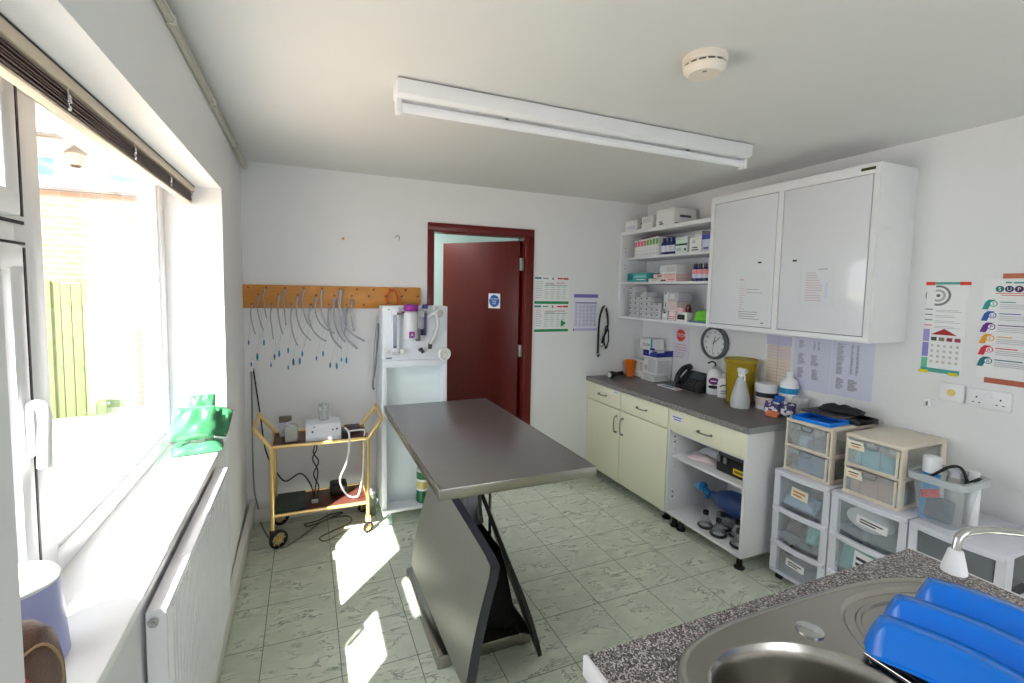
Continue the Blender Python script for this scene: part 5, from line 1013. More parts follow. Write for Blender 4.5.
poster('typed_notice', 'typed sheet in a clear sleeve on the left cupboard door', 'notice', RT(2.18, 1.41, CF - 0.0012), 0.235, 0.325, [('r', 0.03, 0.27, 0.03, 0.012, ink(214, 180, 190))] + lines(0.03, 0.07, 0.235, 14, 0.0145, ink(206, 176, 184), 0.004, 0.6) + lines(0.075, 0.2, 0.215, 2, 0.02, KI, 0.002) + lines(0.03, 0.19, 0.075, 4, 0.014, KI, 0.0025) + [('r', 0.19, 0.01, 0.018, 0.006, KI)], base=mat('sleeved_paper', (224, 226, 230), 0.2, var=0.01), thick=0.0007)
poster('typed_notice', 'small typed sheet in the middle of the right cupboard door', 'notice', RT(1.755, 1.53, CF - 0.0012), 0.175, 0.235, [('r', 0.09, 0.205, 0.05, 0.003, KI)] + lines(0.025, 0.12, 0.185, 12, 0.0135, ink(206, 184, 190), 0.005, 0.5) + [('r', 0.13, 0.05, 0.012, 0.09, ink(214, 212, 236))], base=mat('faint_grey_paper', (222, 223, 230), 0.3, var=0.01), thick=0.0007)

sh = thing('wall_shelves', 'white open shelf unit fixed in the back corner beside the cupboard', 'shelves', (3.05, 2.91, 1.365))
SX = 2.908
MB().box(SX, RX, 3.395, D, 1.366, 2.115, M_CARC, 0.001).build('side_panel', sh)
MB().box(SX, RX, 2.41, 2.428, 1.366, 2.115, M_CARC, 0.001).build('side_panel', sh)
MB().box(RX - 0.006, RX, 2.428, 3.395, 1.366, 2.1, M_CARC).build('back_panel', sh)
TOPZ, S2, S3, S4 = 2.115, 1.89, 1.682, 1.386
for z, t in ((TOPZ, 0.03), (S2, 0.018), (S3, 0.018), (S4, 0.02)):
    m = MB().box(SX if t != 0.018 else SX + 0.004, RX - 0.006, 2.4285, 3.3945, z - t, z, M_CARC, 0.001)
    m.build('shelf', sh)
m = MB()
for z in (1.83, 1.8, 1.62, 1.59, 1.975, 1.945): m.lathe([(0.004, 0), (0.004, 0.001), (0, 0.001)], M_DGREY, M=FR((SX + 0.04, 3.3948, z), (1, 0, 0), (0, 0, 1)), n=8)
m.build('peg_holes', sh)
PK, GRN, RDI = ink(224, 96, 130), ink(120, 170, 80), ink(150, 40, 50)
X = SX + 0.012
# top of the unit
carton('supply_carton', 'small white and lilac carton at the far end on top of the shelves', X, 3.12, 3.22, 3.37, TOPZ, TOPZ + 0.085, M_CARD, [('f', 0.1, 0.9, 0.15, 0.5, ink(206, 206, 222)), ('s', 0.2, 0.8, 0.55, 0.75, KI)])
carton('supply_carton', 'white carton, second from the corner on top of the shelves', X, 3.13, 3.03, 3.16, TOPZ, TOPZ + 0.095, M_CARD, [('f', 0.1, 0.9, 0.5, 0.9, M_CARD2), ('s', 0.2, 0.7, 0.3, 0.5, M_LGREY)])
carton('supply_carton', 'largest white carton in the middle on top of the shelves', X + 0.01, 3.15, 2.80, 3.00, TOPZ, TOPZ + 0.125, M_CARD, [('f', 0.2, 0.42, 0.08, 0.18, KI), ('f', 0.2, 0.36, 0.22, 0.3, KI), ('s', 0.25, 0.75, 0.45, 0.6, KI), ('s', 0.05, 0.5, 0.02, 0.12, M_DGREY)])
# second shelf
for i in range(8):
    c = PK if i < 4 else GRN
    y0 = 3.235 - i * 0.036 - 0.034
    carton('slim_carton', 'slim white carton with %s head, %s of eight from the corner' % ('pink' if i < 4 else 'green', ORD[i]), X, 3.1, y0, y0 + 0.0345, S2, S2 + 0.135 + 0.002 * i, M_CARD, [('f', 0.12, 0.88, 0.6, 0.9, c), ('f', 0.2, 0.8, 0.1, 0.16, M_LGREY), ('f', 0.2, 0.8, 0.3, 0.34, M_LGREY)], group='slim cartons upright on the second shelf')
carton('flat_carton', 'dark flat carton lying across the slim pink and green cartons', X + 0.03, 3.12, 3.0, 3.2, S2 + 0.15, S2 + 0.162, mat('dark_red_card', (86, 50, 56), 0.5), [])
dk = mat('navy_bottle', (36, 46, 104), 0.25)
for i in range(3):
    bb = bottle('dark_bottle', 'navy bottle with white label, %s of three beside the slim cartons' % ('first', 'second', 'third')[i], (X + 0.03, 2.915 - i * 0.05, S2), [(0.022, 0), (0.023, 0.004), (0.023, 0.085), (0.012, 0.105), (0.01, 0.112), (0, 0.112)], dk, [('cap', [(0.012, 0.112), (0.012, 0.13), (0, 0.13)], dk)], n=18)
    bb['group'] = 'navy bottles on the second shelf'
    MB().lathe([(0.0235, 0.02), (0.0235, 0.07)], M_PAPERB, (X + 0.03, 2.915 - i * 0.05, S2), 18).build('bottle_label', bb)
carton('supply_carton', 'pale mint carton with a dark green stripe on the second shelf', X + 0.01, 3.1, 2.655, 2.775, S2, S2 + 0.12, mat('pale_mint_card', (214, 230, 224), 0.5), [('f', 0.0, 1.0, 0.48, 0.6, ink(28, 90, 70)), ('f', 0.75, 0.9, 0.15, 0.3, M_DGREY), ('f', 0.1, 0.5, 0.15, 0.35, M_LGREY)])
carton('supply_carton', 'tall grey-white carton standing behind the mint one', X + 0.07, 3.12, 2.58, 2.66, S2, S2 + 0.155, M_CARD2, [('f', 0.1, 0.9, 0.6, 0.9, M_CARD)])
carton('supply_carton', 'square white carton with small dark print on the second shelf', X, 3.1, 2.515, 2.625, S2, S2 + 0.105, M_CARD, [('f', 0.25, 0.7, 0.25, 0.34, KI), ('f', 0.2, 0.8, 0.1, 0.18, KI), ('f', 0.2, 0.5, 0.6, 0.8, M_LGREY)])
carton('supply_carton', 'lilac-blue carton at the cupboard end of the second shelf', X, 3.1, 2.435, 2.508, S2, S2 + 0.115, mat('lilac_card', (206, 208, 236), 0.5), [('f', 0.0, 1.0, 0.7, 1.0, ink(76, 90, 176)), ('f', 0.2, 0.8, 0.12, 0.24, KI)])
# third shelf
carton('dressing_carton', 'flat teal carton at the far end of the third shelf', X, 3.1, 3.07, 3.32, S3, S3 + 0.075, mat('teal_card', (70, 164, 166), 0.5), [('f', 0.05, 0.3, 0.2, 0.85, ink(20, 120, 126)), ('f', 0.4, 0.95, 0.45, 0.7, ink(130, 200, 196)), ('f', 0.5, 0.9, 0.2, 0.3, M_PAPER)])
carton('dressing_carton', 'flat cream carton lowest beside the teal one', X, 3.08, 2.93, 3.05, S3, S3 + 0.025, mat('cream_carton', (230, 222, 214), 0.55), [('f', 0.3, 0.8, 0.3, 0.7, M_LGREY)])
carton('dressing_carton', 'pale pink flat carton under the white one on the third shelf', X, 3.1, 2.74, 2.925, S3, S3 + 0.03, mat('pale_pink_carton', (236, 212, 208), 0.55), [('f', 0.1, 0.4, 0.1, 0.5, M_DGREY), ('f', 0.5, 0.9, 0.3, 0.7, ink(224, 150, 150))])
carton('dressing_carton', 'long pink flat carton, second layer on the third shelf', X + 0.005, 3.1, 2.75, 3.0, S3 + 0.03, S3 + 0.06, MATS['pale_pink_carton'], [('f', 0.2, 0.4, 0.3, 0.6, M_DGREY), ('f', 0.5, 0.95, 0.2, 0.8, ink(230, 180, 176))])
carton('dressing_carton', 'white carton topmost in the middle of the third shelf', X + 0.01, 3.1, 2.755, 2.93, S3 + 0.06, S3 + 0.13, M_CARD, [('f', 0.05, 0.35, 0.2, 0.9, M_CARD2), ('f', 0.4, 0.95, 0.2, 0.8, ink(190, 190, 196))])
for i in range(4):
    cc = (X + 0.03, 2.585 - i * 0.046, S3)
    bb = bottle('pink_label_bottle', 'dark capped bottle with pink label, %s of four from the corner' % ORD[i], cc, [(0.021, 0), (0.022, 0.004), (0.022, 0.085), (0.012, 0.1), (0, 0.1)], dk, [('cap', [(0.013, 0.1), (0.013, 0.125), (0, 0.125)], M_DGREY)], n=18)
    bb['group'] = 'pink labelled bottles on the third shelf'
    MB().lathe([(0.0225, 0.05), (0.0225, 0.085)], ink(224, 150, 160), cc, 18).lathe([(0.0225, 0.022), (0.0225, 0.05)], M_PAPERB, cc, 18).build('bottle_label', bb)
# lowest shelf: stacked small cartons with printed ends
def drug(y0, y1, lay, label, h=0.047, tall=None, x=X, m=M_CARD2, z0=S4):
    z = z0 + lay * (h + 0.0006)
    return carton('drug_carton', label, x, x + 0.13, y0, y1, z, z + (tall or h), m, [('f', 0.15, 0.4, 0.55, 0.85, K1), ('f', 0.12, 0.85, 0.12, 0.24, ink(150, 150, 160)), ('f', 0.5, 0.9, 0.5, 0.62, ink(190, 170, 176))], group='small drug cartons stacked on the lowest shelf')
cols = [(3.215, 3.28, 6, 0), (3.15, 3.213, 4, 1), (3.075, 3.138, 5, 2), (3.01, 3.073, 4, 3), (2.95, 3.008, 3, 4), (2.89, 2.948, 3, 5)]
CN = ['first', 'second', 'third', 'fourth', 'fifth', 'sixth']; LN = ['lowest', 'second up', 'third up', 'fourth up', 'fifth up', 'topmost']
for y0, y1, nl, k in cols:
    for l in range(nl): drug(y0, y1, l, 'small grey-white drug carton, %s stack from the corner, %s' % (CN[k], LN[l]), h=0.042)
carton('wide_carton', 'wide grey carton with a pale square on the tall middle stack', X, X + 0.14, 2.71, 2.86, S4 + 0.15, S4 + 0.215, mat('violet_grey_card', (192, 188, 202), 0.55), [('f', 0.0, 0.28, 0.0, 1.0, M_CARD), ('f', 0.45, 0.75, 0.25, 0.8, ink(214, 210, 206)), ('f', 0.08, 0.2, 0.75, 0.95, M_BLACK)])
carton('wide_carton', 'wide pinkish carton below the violet-grey one', X, X + 0.14, 2.72, 2.86, S4 + 0.085, S4 + 0.149, mat('pinkish_card', (206, 190, 190), 0.55), [('f', 0.0, 0.3, 0.0, 1.0, M_CARD), ('f', 0.1, 0.2, 0.2, 0.8, M_MGREY)])
carton('wide_carton', 'white base carton under the pinkish one', X + 0.02, X + 0.14, 2.72, 2.865, S4, S4 + 0.084, M_CARD, [('f', 0.0, 0.4, 0.1, 0.9, M_CARD2)])
carton('vial_carton', 'small white vial carton before the base carton', X - 0.008, X + 0.018, 2.81, 2.862, S4, S4 + 0.07, M_CARD, [('f', 0.2, 0.7, 0.7, 0.95, M_BLACK), ('f', 0.2, 0.8, 0.1, 0.3, M_LGREY)])
carton('vial_carton', 'pale pink vial carton at the front of the lowest shelf', X - 0.008, X + 0.018, 2.725, 2.79, S4, S4 + 0.075, mat('pink_vial_card', (240, 206, 208), 0.55), [('f', 0.1, 0.9, 0.35, 0.45, PK), ('f', 0.1, 0.7, 0.15, 0.22, M_MGREY)])
carton('vial_carton', 'white carton with a black panel at the front of the lowest shelf', X - 0.006, X + 0.06, 2.61, 2.715, S4, S4 + 0.068, M_CARD, [('f', 0.1, 0.8, 0.2, 0.75, M_BLACK), ('f', 0.2, 0.6, 0.4, 0.5, M_PAPER)])
carton('vial_carton', 'pink and white carton resting on the black panelled one', X, X + 0.06, 2.66, 2.72, S4 + 0.0685, S4 + 0.1, MATS['pink_vial_card'], [('f', 0.1, 0.8, 0.4, 0.6, PK)])
bottle('dark_vial', 'dark red vial standing on the black panelled carton', (X + 0.03, 2.635, S4 + 0.0685), [(0.018, 0), (0.019, 0.003), (0.019, 0.04), (0.012, 0.048), (0, 0.048)], mat('dark_red_glass', (96, 26, 36), 0.2), [('cap', [(0.013, 0.048), (0.013, 0.06), (0, 0.06)], MATS['dark_red_glass'])], cat='vial', n=16)
pillow('green_packet', FR((X + 0.03, 2.505, S4 + 0.05), (0.2, -1, 0), (0.4, 0, 0.9)), 0.055, 0.04, 0.014, mat('lime_green_film', (120, 206, 60), 0.3, var=0.2), 'lime green packet at the cupboard end of the lowest shelf', 'packet', None, 21)
carton('blue_carton', 'low slate-blue carton under the lime green packet', X, X + 0.1, 2.45, 2.6, S4, S4 + 0.014, mat('slate_blue_card', (96, 122, 150), 0.5), [])

# ---------------------------------------------------------------- drawer towers
def tower(yc, wd, name, label, nd, body, zs, x0, xb_, frontm, lipm, stickers, castors=True, group=None, ztop=None):
    t = thing(name, label, 'drawer unit', (x0 + 0.1, yc, 0), group)
    y0, y1 = yc - wd / 2, yc + wd / 2; z0, z1 = zs[0], zs[-1]
    f = MB()
    f.box(x0 - 0.012, xb_, y0, y1, z1 - 0.022, z1, body, 0.006)
    f.box(x0 - 0.01, xb_, y0 + 0.004, y1 - 0.004, z0, z0 + 0.022, body, 0.006)
    for s, ys in ((1, y0), (-1, y1)):   # front posts, wider at the foot, and open side panels
        f.prism([(0, z0 + 0.01), (0, z1 - 0.01), (s * 0.03, z1 - 0.01), (s * 0.04, z0 + 0.01)], x0 - 0.004, x0 + 0.02, body, M=Matrix(((0, 0, 1, 0), (1, 0, 0, ys), (0, 1, 0, 0), (0, 0, 0, 1))))
        a = ys + 0.002 if s > 0 else ys - 0.010
        f.box(x0 + 0.01, x0 + 0.06, a, a + 0.008, z0 + 0.01, z1 - 0.01, body, 0.002); f.box(xb_ - 0.045, xb_, a, a + 0.008, z0 + 0.01, z1 - 0.01, body, 0.002)
        for z in zs[1:-1]: f.box(x0 + 0.01, xb_, a, a + 0.008, z - 0.012, z + 0.012, body, 0.002)
    f.box(xb_ - 0.007, xb_ - 0.001, y0 + 0.003, y1 - 0.003, z0, z1 - 0.01, body)
    f.build('frame', t)
    for k in range(nd):
        a, b_ = zs[k], zs[k + 1]
        d = MB(); yi0, yi1 = y0 + 0.036, y1 - 0.036; za, zb = a + 0.022, b_ - 0.024
        n = 8
        front = [(x0 - 0.004 - 0.012 * math.sin(PI * i / n), yi0 + (yi1 - yi0) * i / n) for i in range(n + 1)]
        lo = [(x, y_, za) for x, y_ in front]; hi = [(x, y_, zb) for x, y_ in front]
        V = lo + hi; F = [(i, i + 1, n + 2 + i, n + 1 + i) for i in range(n)]
        d.raw(V, F, frontm, smooth=True)
        xr = xb_ - 0.03
        d.raw([(x0, yi0, za), (xr, yi0, za), (xr, yi0, zb), (x0, yi0, zb), (x0, yi1, za), (xr, yi1, za), (xr, yi1, zb), (x0, yi1, zb)], [(0, 1, 2, 3), (5, 4, 7, 6), (1, 5, 6, 2), (0, 4, 5, 1)], frontm)
        do = d.build('drawer', t, fixn=False)
        # curved lip along the top front edge doubles as the pull
        P = [(x0 - 0.008 - 0.018 * math.sin(PI * i / 10), y0 + 0.006 + (wd - 0.012) * i / 10, b_ - 0.012) for i in range(11)]
        l = MB(); L_ = []
        for p in P: L_.append([(p[0] - 0.006, p[1], p[2] - 0.012), (p[0] + 0.012, p[1], p[2] - 0.012), (p[0] + 0.016, p[1], p[2] + 0.01), (p[0], p[1], p[2] + 0.012), (p[0] - 0.008, p[1], p[2] + 0.004)])
        l.loft(L_, lipm, smooth=False); l.build('drawer_lip', do)
        if stickers and stickers[k]:
            u, v, sw, shh, bc_, kind = stickers[k]
            yy0 = y1 - 0.036 - u * (wd - 0.072); zz = za + v * (zb - za)
            q = FR((x0 - 0.0185, yy0, zz), (0.0, -1, -0.06), (0, -0.06, 1))
            s_ = MB().box(0, sw, 0, shh, 0, 0.002, bc_, M=q)
            for r in range(2): s_.box(sw * 0.12, sw * (0.85 - 0.2 * r), shh * (0.55 - 0.32 * r), shh * (0.72 - 0.32 * r), 0.002, 0.0026, kind, M=q)
            s_.build('sticker', do)
    if castors:
        for x in (x0 + 0.03, xb_ - 0.05):
            for y_ in (y0 + 0.04, y1 - 0.04):
                c = MB().box(x - 0.012, x + 0.012, y_ - 0.012, y_ + 0.012, 0.03, z0 + 0.004, M_BLACK, 0.002).build('castor', t)
                MB().lathe([(0.0, -0.012), (0.021, -0.012), (0.021, 0.012), (0.0, 0.012)], M_RUBBER, M=FR((x, y_, 0.021), (1, 0, 0), (0, 0, 1)), n=18).build('wheel', c)
    return t
ZT = [0.045, 0.235, 0.43, 0.632]
TX0, TXB = 2.775, 3.165
WL, OL = M_PAPER, mat('cream_label', (240, 230, 206), 0.5)
OR, BKI = ink(206, 140, 80), ink(60, 60, 70)
TG = 'white drawer towers along the right wall'
tower(1.604, 0.298, 'drawer_tower', 'white three-drawer tower next to the open base cabinet', 3, M_TOWER, ZT, TX0, TXB, M_CLEAR, M_TOWER, [(0.3, 0.45, 0.1, 0.04, WL, BKI), None, (0.32, 0.42, 0.09, 0.055, OL, OR)], group=TG)
tower(1.288, 0.318, 'drawer_tower', 'white drawer tower below the two-drawer unit with teal packs', 3, M_TOWER, ZT, TX0, TXB, M_CLEAR, M_TOWER, [None, (0.36, 0.3, 0.085, 0.09, WL, BKI), (0.36, 0.48, 0.13, 0.04, WL, BKI)], group=TG)
tower(0.968, 0.308, 'drawer_tower', 'white drawer tower nearest the sink, carrying the clear tub', 3, M_TOWER, ZT, TX0, TXB, M_CLEARG, M_TOWER, [None, None, (0.42, 0.1, 0.06, 0.075, OL, ink(110, 150, 120))], group=TG)
# contents that show through the drawer fronts
MB().sph((TX0 + 0.06, 1.305, 0.525), (0.055, 0.1, 0.052), M_WPLAST, u=24, v=12).build('nebuliser_mask', label='white oval mask seen in the top drawer of the middle tower', cat='mask')
pillow('dressing_pack', FR((TX0 + 0.055, 1.63, 0.475), (0.0, -1, 0), (0.5, 0, 0.8)), 0.09, 0.045, 0.03, mat('pale_blue_film', (170, 196, 224), 0.35, var=0.2, scale=30), 'pale blue pack in the top drawer of the tower by the cabinet', 'pack', None, 31)
pillow('dressing_pack', FR((TX0 + 0.05, 1.545, 0.34), (0.0, -1, 0.4), (0.3, 0, 1)), 0.04, 0.06, 0.02, mat('pale_teal_film', (150, 206, 206), 0.35, var=0.2), 'pale teal pack in the middle drawer of the tower by the cabinet', 'pack', None, 32)
pillow('tubing_coil', FR((TX0 + 0.055, 1.65, 0.33), (0.0, -1, 0), (0.4, 0, 1)), 0.05, 0.05, 0.03, mat('brown_grey_film', (120, 112, 110), 0.4, var=0.5, scale=40), 'brown-grey bundle in the middle drawer of the tower by the cabinet', 'bundle', None, 33)
pillow('dressing_pack', FR((TX0 + 0.055, 1.335, 0.32), (0.0, -1, 0.2), (0.4, 0, 1)), 0.085, 0.065, 0.02, MATS['pale_teal_film'], 'pale teal pack in the second drawer of the middle tower', 'pack', None, 34)

# beige two-drawer units standing on the towers
def beige(yc, wd, x0, xb_, z0, z1, label, st_, teal):
    t = thing('desktop_drawers', label, 'drawer unit', (x0 + 0.1, yc, z0), 'beige desktop drawer units')
    y0, y1 = yc - wd / 2, yc + wd / 2; zm = (z0 + z1) / 2 - 0.006
    f = MB(); B_ = M_BEIGE
    f.box(x0, xb_, y0, y1, z1 - 0.02, z1, B_, 0.006); f.box(x0, xb_, y0, y1, z0, z0 + 0.014, B_, 0.004); f.box(x0 + 0.004, xb_, y0, y1, zm - 0.006, zm + 0.006, B_, 0.002)
    for a in (y0 + 0.0015, y1 - 0.0115):
        f.box(x0 + 0.004, x0 + 0.045, a, a + 0.01, z0, z1 - 0.01, B_, 0.003); f.box(xb_ - 0.04, xb_, a, a + 0.01, z0, z1 - 0.01, B_, 0.003)
        f.box(x0 + 0.02, xb_ - 0.02, a, a + 0.008, zm - 0.012, zm + 0.012, B_, 0.002); f.box(x0 + 0.02, xb_ - 0.02, a, a + 0.008, z0, z0 + 0.02, B_, 0.002)
    f.box(xb_ - 0.005, xb_ - 0.001, y0 + 0.003, y1 - 0.003, z0, z1 - 0.01, B_); f.build('frame', t)
    for k, (a, b_) in enumerate(((z0 + 0.016, zm - 0.008), (zm + 0.008, z1 - 0.022))):
        d = MB(); ya_, yb_ = y0 + 0.012, y1 - 0.012
        d.box(x0 - 0.006, x0 - 0.003, ya_, yb_, a, b_, M_CLEAR)
        d.raw([(x0, ya_, a), (xb_ - 0.01, ya_, a), (xb_ - 0.01, ya_, b_ - 0.01), (x0, ya_, b_ - 0.01), (x0, yb_, a), (xb_ - 0.01, yb_, a), (xb_ - 0.01, yb_, b_ - 0.01), (x0, yb_, b_ - 0.01)], [(0, 1, 2, 3), (4, 7, 6, 5), (0, 4, 5, 1)], M_CLEAR)
        o = d.build('drawer', t)
        r = MB()
        r.box(x0 - 0.01, x0 + 0.001, ya_, yb_, a, a + 0.008, B_, 0.002); r.box(x0 - 0.01, x0 + 0.001, ya_, ya_ + 0.008, a, b_, B_, 0.002); r.box(x0 - 0.01, x0 + 0.001, yb_ - 0.008, yb_, a, b_, B_, 0.002)
        r.tube(crv([(x0 - 0.008, yc + 0.03, b_ - 0.004), (x0 - 0.012, yc + 0.022, b_ - 0.024), (x0 - 0.012, yc - 0.022, b_ - 0.024), (x0 - 0.008, yc - 0.03, b_ - 0.004)], 5), 0.0035, M_CLEARG, 6)
        r.build('drawer_rim', o)
        for q in (0.34, 0.66): MB().box(x0 - 0.0075, x0 - 0.006, y0 + wd * q - 0.002, y0 + wd * q + 0.002, a + 0.008, b_ - 0.03, M_CLEAR).build('rib', o)
        if st_: MB().box(x0 - 0.0085, x0 - 0.007, y1 - 0.09, y1 - 0.016, b_ - 0.048, b_ - 0.006, OL).box(x0 - 0.009, x0 - 0.0083, y1 - 0.075, y1 - 0.03, b_ - 0.024, b_ - 0.018, BKI).box(x0 - 0.009, x0 - 0.0083, y1 - 0.07, y1 - 0.035, b_ - 0.036, b_ - 0.03, OR).build('sticker', o)
    return t
beige(1.604, 0.248, 2.795, 3.155, 0.6325, 0.925, 'beige two-drawer unit carrying the black and blue trays', False, False)
beige(1.298, 0.24, 2.795, 3.155, 0.6325, 0.93, 'beige two-drawer unit with taped labels and teal packs inside', True, True)
pillow('dressing_pack', FR((2.85, 1.305, 0.815), (0.0, -1, -0.25), (0.5, 0, 0.7)), 0.085, 0.05, 0.025, mat('aqua_film', (120, 208, 222), 0.35, var=0.15), 'aqua pack in the upper drawer of the labelled beige unit', 'pack', None, 41)
MB().box(2.81, 2.95, 1.215, 1.39, 0.652, 0.735, mat('tan_card', (196, 150, 120), 0.6, var=0.1), 0.003).box(2.81, 2.88, 1.19, 1.212, 0.652, 0.72, mat('pale_blue_card', (170, 210, 220), 0.5)).build('suture_carton', label='tan carton in the lower drawer of the labelled beige unit', cat='box')
pillow('instrument_pack', FR((2.85, 1.57, 0.815), (0.0, -1, 0.35), (0.5, 0, 0.8)), 0.07, 0.03, 0.02, mat('dark_spotted_film', (110, 108, 124), 0.35, var=0.7, scale=60), 'dark spotted pack in the upper drawer below the black trays', 'pack', None, 42)
pillow('instrument_pack', FR((2.86, 1.635, 0.80), (0.0, -1, 0), (0.5, 0, 0.8)), 0.08, 0.04, 0.02, mat('pale_blue_grey_film', (176, 196, 212), 0.35, var=0.2), 'pale blue pack in the upper drawer below the black trays', 'pack', None, 43)
pillow('instrument_pack', FR((2.86, 1.59, 0.69), (0.0, -1, 0), (0.5, 0, 0.8)), 0.09, 0.05, 0.02, mat('mid_blue_film', (84, 126, 178), 0.35, var=0.4, scale=30), 'mid blue pack in the lower drawer below the black trays', 'pack', None, 44)
pillow('cord_bundle', FR((2.82, 1.69, 0.69), (0.0, -1, 0), (0.3, 0, 1)), 0.025, 0.04, 0.02, mat('brown_cord', (120, 90, 70), 0.6, var=0.4, scale=60), 'brown cord bundle in the lower drawer below the black trays', 'bundle', None, 45)
pillow('cord_bundle', FR((2.82, 1.69, 0.82), (0.0, -1, 0), (0.3, 0, 1)), 0.025, 0.045, 0.02, MATS['brown_grey_film'], 'grey cord bundle in the upper drawer below the black trays', 'bundle', None, 46)

def traylike(name, label, x0, x1, y0, y1, z, h, m, rz=0):
    R = Matrix.Translation(((x0 + x1) / 2, (y0 + y1) / 2, 0)) @ Matrix.Rotation(rz, 4, 'Z'); a, b_ = (x1 - x0) / 2, (y1 - y0) / 2
    q = MB(); q.box(-a, a, -b_, b_, z, z + 0.003, m, 0.001, M=R)
    for c in ((-a, -a + 0.005, -b_, b_), (a - 0.005, a, -b_, b_), (-a, a, -b_, -b_ + 0.005), (-a, a, b_ - 0.005, b_)): q.box(c[0], c[1], c[2], c[3], z, z + h, m, 0.0015, M=R)
    return q.build(name, label=label, cat='tray')
ZB = 0.9252
traylike('blue_tray', 'bright blue shallow tray at the front under the black trays', 2.80, 2.98, 1.505, 1.70, ZB, 0.02, M_BLUE, 0.06)
traylike('black_tray', 'black shallow tray stacked against the wall beside the blue tray', 2.99, 3.15, 1.47, 1.72, ZB, 0.026, M_BLACK, -0.03)
MB().box(2.9, 3.12, 1.52, 1.72, ZB + 0.027, ZB + 0.042, M_DGREY, 0.005).box(2.92, 3.1, 1.54, 1.7, ZB + 0.042, ZB + 0.046, M_BLACK, 0.002).build('black_folder', label='flat black folder lying across the blue and black trays', cat='folder')
pillow('black_pouch', FR((3.03, 1.585, ZB + 0.053), (0.3, -1, 0), (1, 0.3, 0)), 0.1, 0.055, 0.02, mat('black_cloth', (28, 28, 32), 0.7, var=0.2), 'black zipped pouch on top of the tray stack', 'pouch', None, 51)
# clear tub with its contents
tb2 = thing('storage_tub', 'clear plastic tub of bottles on the tower nearest the sink', 'tub', (2.9, 1.06, 0.6325))
TZ0, TZ1 = 0.6335, 0.84
def rr(x0, x1, y0, y1, z, r=0.03, n=5):
    out = []
    for cx, cy, a0 in ((x1 - r, y1 - r, 0), (x0 + r, y1 - r, PI / 2), (x0 + r, y0 + r, PI), (x1 - r, y0 + r, 1.5 * PI)):
        for k in range(n + 1): a = a0 + k * PI / 2 / n; out.append((cx + r * math.cos(a), cy + r * math.sin(a), z))
    return out
m = MB(); m.loft([rr(2.815, 2.985, 0.995, 1.125, TZ0, 0.025), rr(2.795, 3.005, 0.972, 1.147, TZ1 - 0.01, 0.03)], M_CLEAR, cap1=False); m.build('tub_body', tb2, fixn=False)
m = MB(); m.loft([rr(2.792, 3.008, 0.969, 1.15, TZ1 - 0.03, 0.03), rr(2.782, 3.018, 0.959, 1.16, TZ1 - 0.028, 0.034), rr(2.78, 3.02, 0.957, 1.162, TZ1, 0.035), rr(2.796, 3.004, 0.973, 1.146, TZ1 + 0.001, 0.03)], mat('clear_rim', (206, 212, 216), 0.25, alpha=0.7), cap0=False, cap1=False); m.build('rim', tb2, fixn=False)
b3 = bottle('spray_can', 'white can with a bright blue base standing in the clear tub', (2.87, 1.105, TZ0 + 0.005), [(0.03, 0), (0.031, 0.2), (0, 0.2)], mat('blue_can', (30, 140, 204), 0.3), [('can_top', [(0.0315, 0.2), (0.0315, 0.262), (0.029, 0.267), (0, 0.267)], M_WPLAST)], cat='can')
b4 = bottle('grey_bottle', 'grey bottle with a screw cap in the middle of the clear tub', (2.9, 1.035, TZ0 + 0.005), [(0.03, 0), (0.03, 0.19), (0.026, 0.2), (0, 0.2)], mat('grey_bottle_plastic', (160, 158, 158), 0.4), [('cap', [(0.026, 0.2), (0.026, 0.225), (0, 0.225)], M_LGREY)])
b5 = bottle('white_bottle', 'white flat-topped bottle at the wall side of the clear tub', (2.955, 0.997, TZ0 + 0.005), [(0.022, 0), (0.024, 0.19), (0.015, 0.21), (0, 0.21)], M_WPLAST, [('cap', [(0.016, 0.21), (0.016, 0.228), (0, 0.23)], M_WPLAST)])
pillow('dark_cloth', FR((2.85, 1.06, TZ0 + 0.06), (0, -1, 0), (0.2, 0, 1)), 0.05, 0.05, 0.02, mat('slate_cloth', (70, 80, 96), 0.7, var=0.3), 'dark slate cloth low in the clear tub', 'cloth', None, 61)
pillow('red_packet', FR((2.835, 1.09, TZ0 + 0.12), (0, -1, 0.4), (0.1, 0.2, 1)), 0.035, 0.018, 0.008, mat('red_film', (204, 50, 60), 0.35), 'small red packet in the clear tub', 'packet', None, 62)
MB().tube(crv([(2.83, 1.12, TZ1 - 0.03), (2.83, 1.08, TZ1 + 0.0), (2.85, 1.04, TZ1 + 0.045), (2.87, 1.01, TZ1 + 0.05), (2.88, 0.99, TZ1 + 0.0), (2.9, 1.0, TZ1 - 0.02), (2.92, 0.97, TZ1 + 0.01), (2.9, 0.965, TZ1 + 0.012), (2.87, 0.99, TZ1 - 0.01)], 6), 0.006, M_BLACK, 8).build('cable', label='black coiled lead over the bottles in the clear tub', cat='cable')

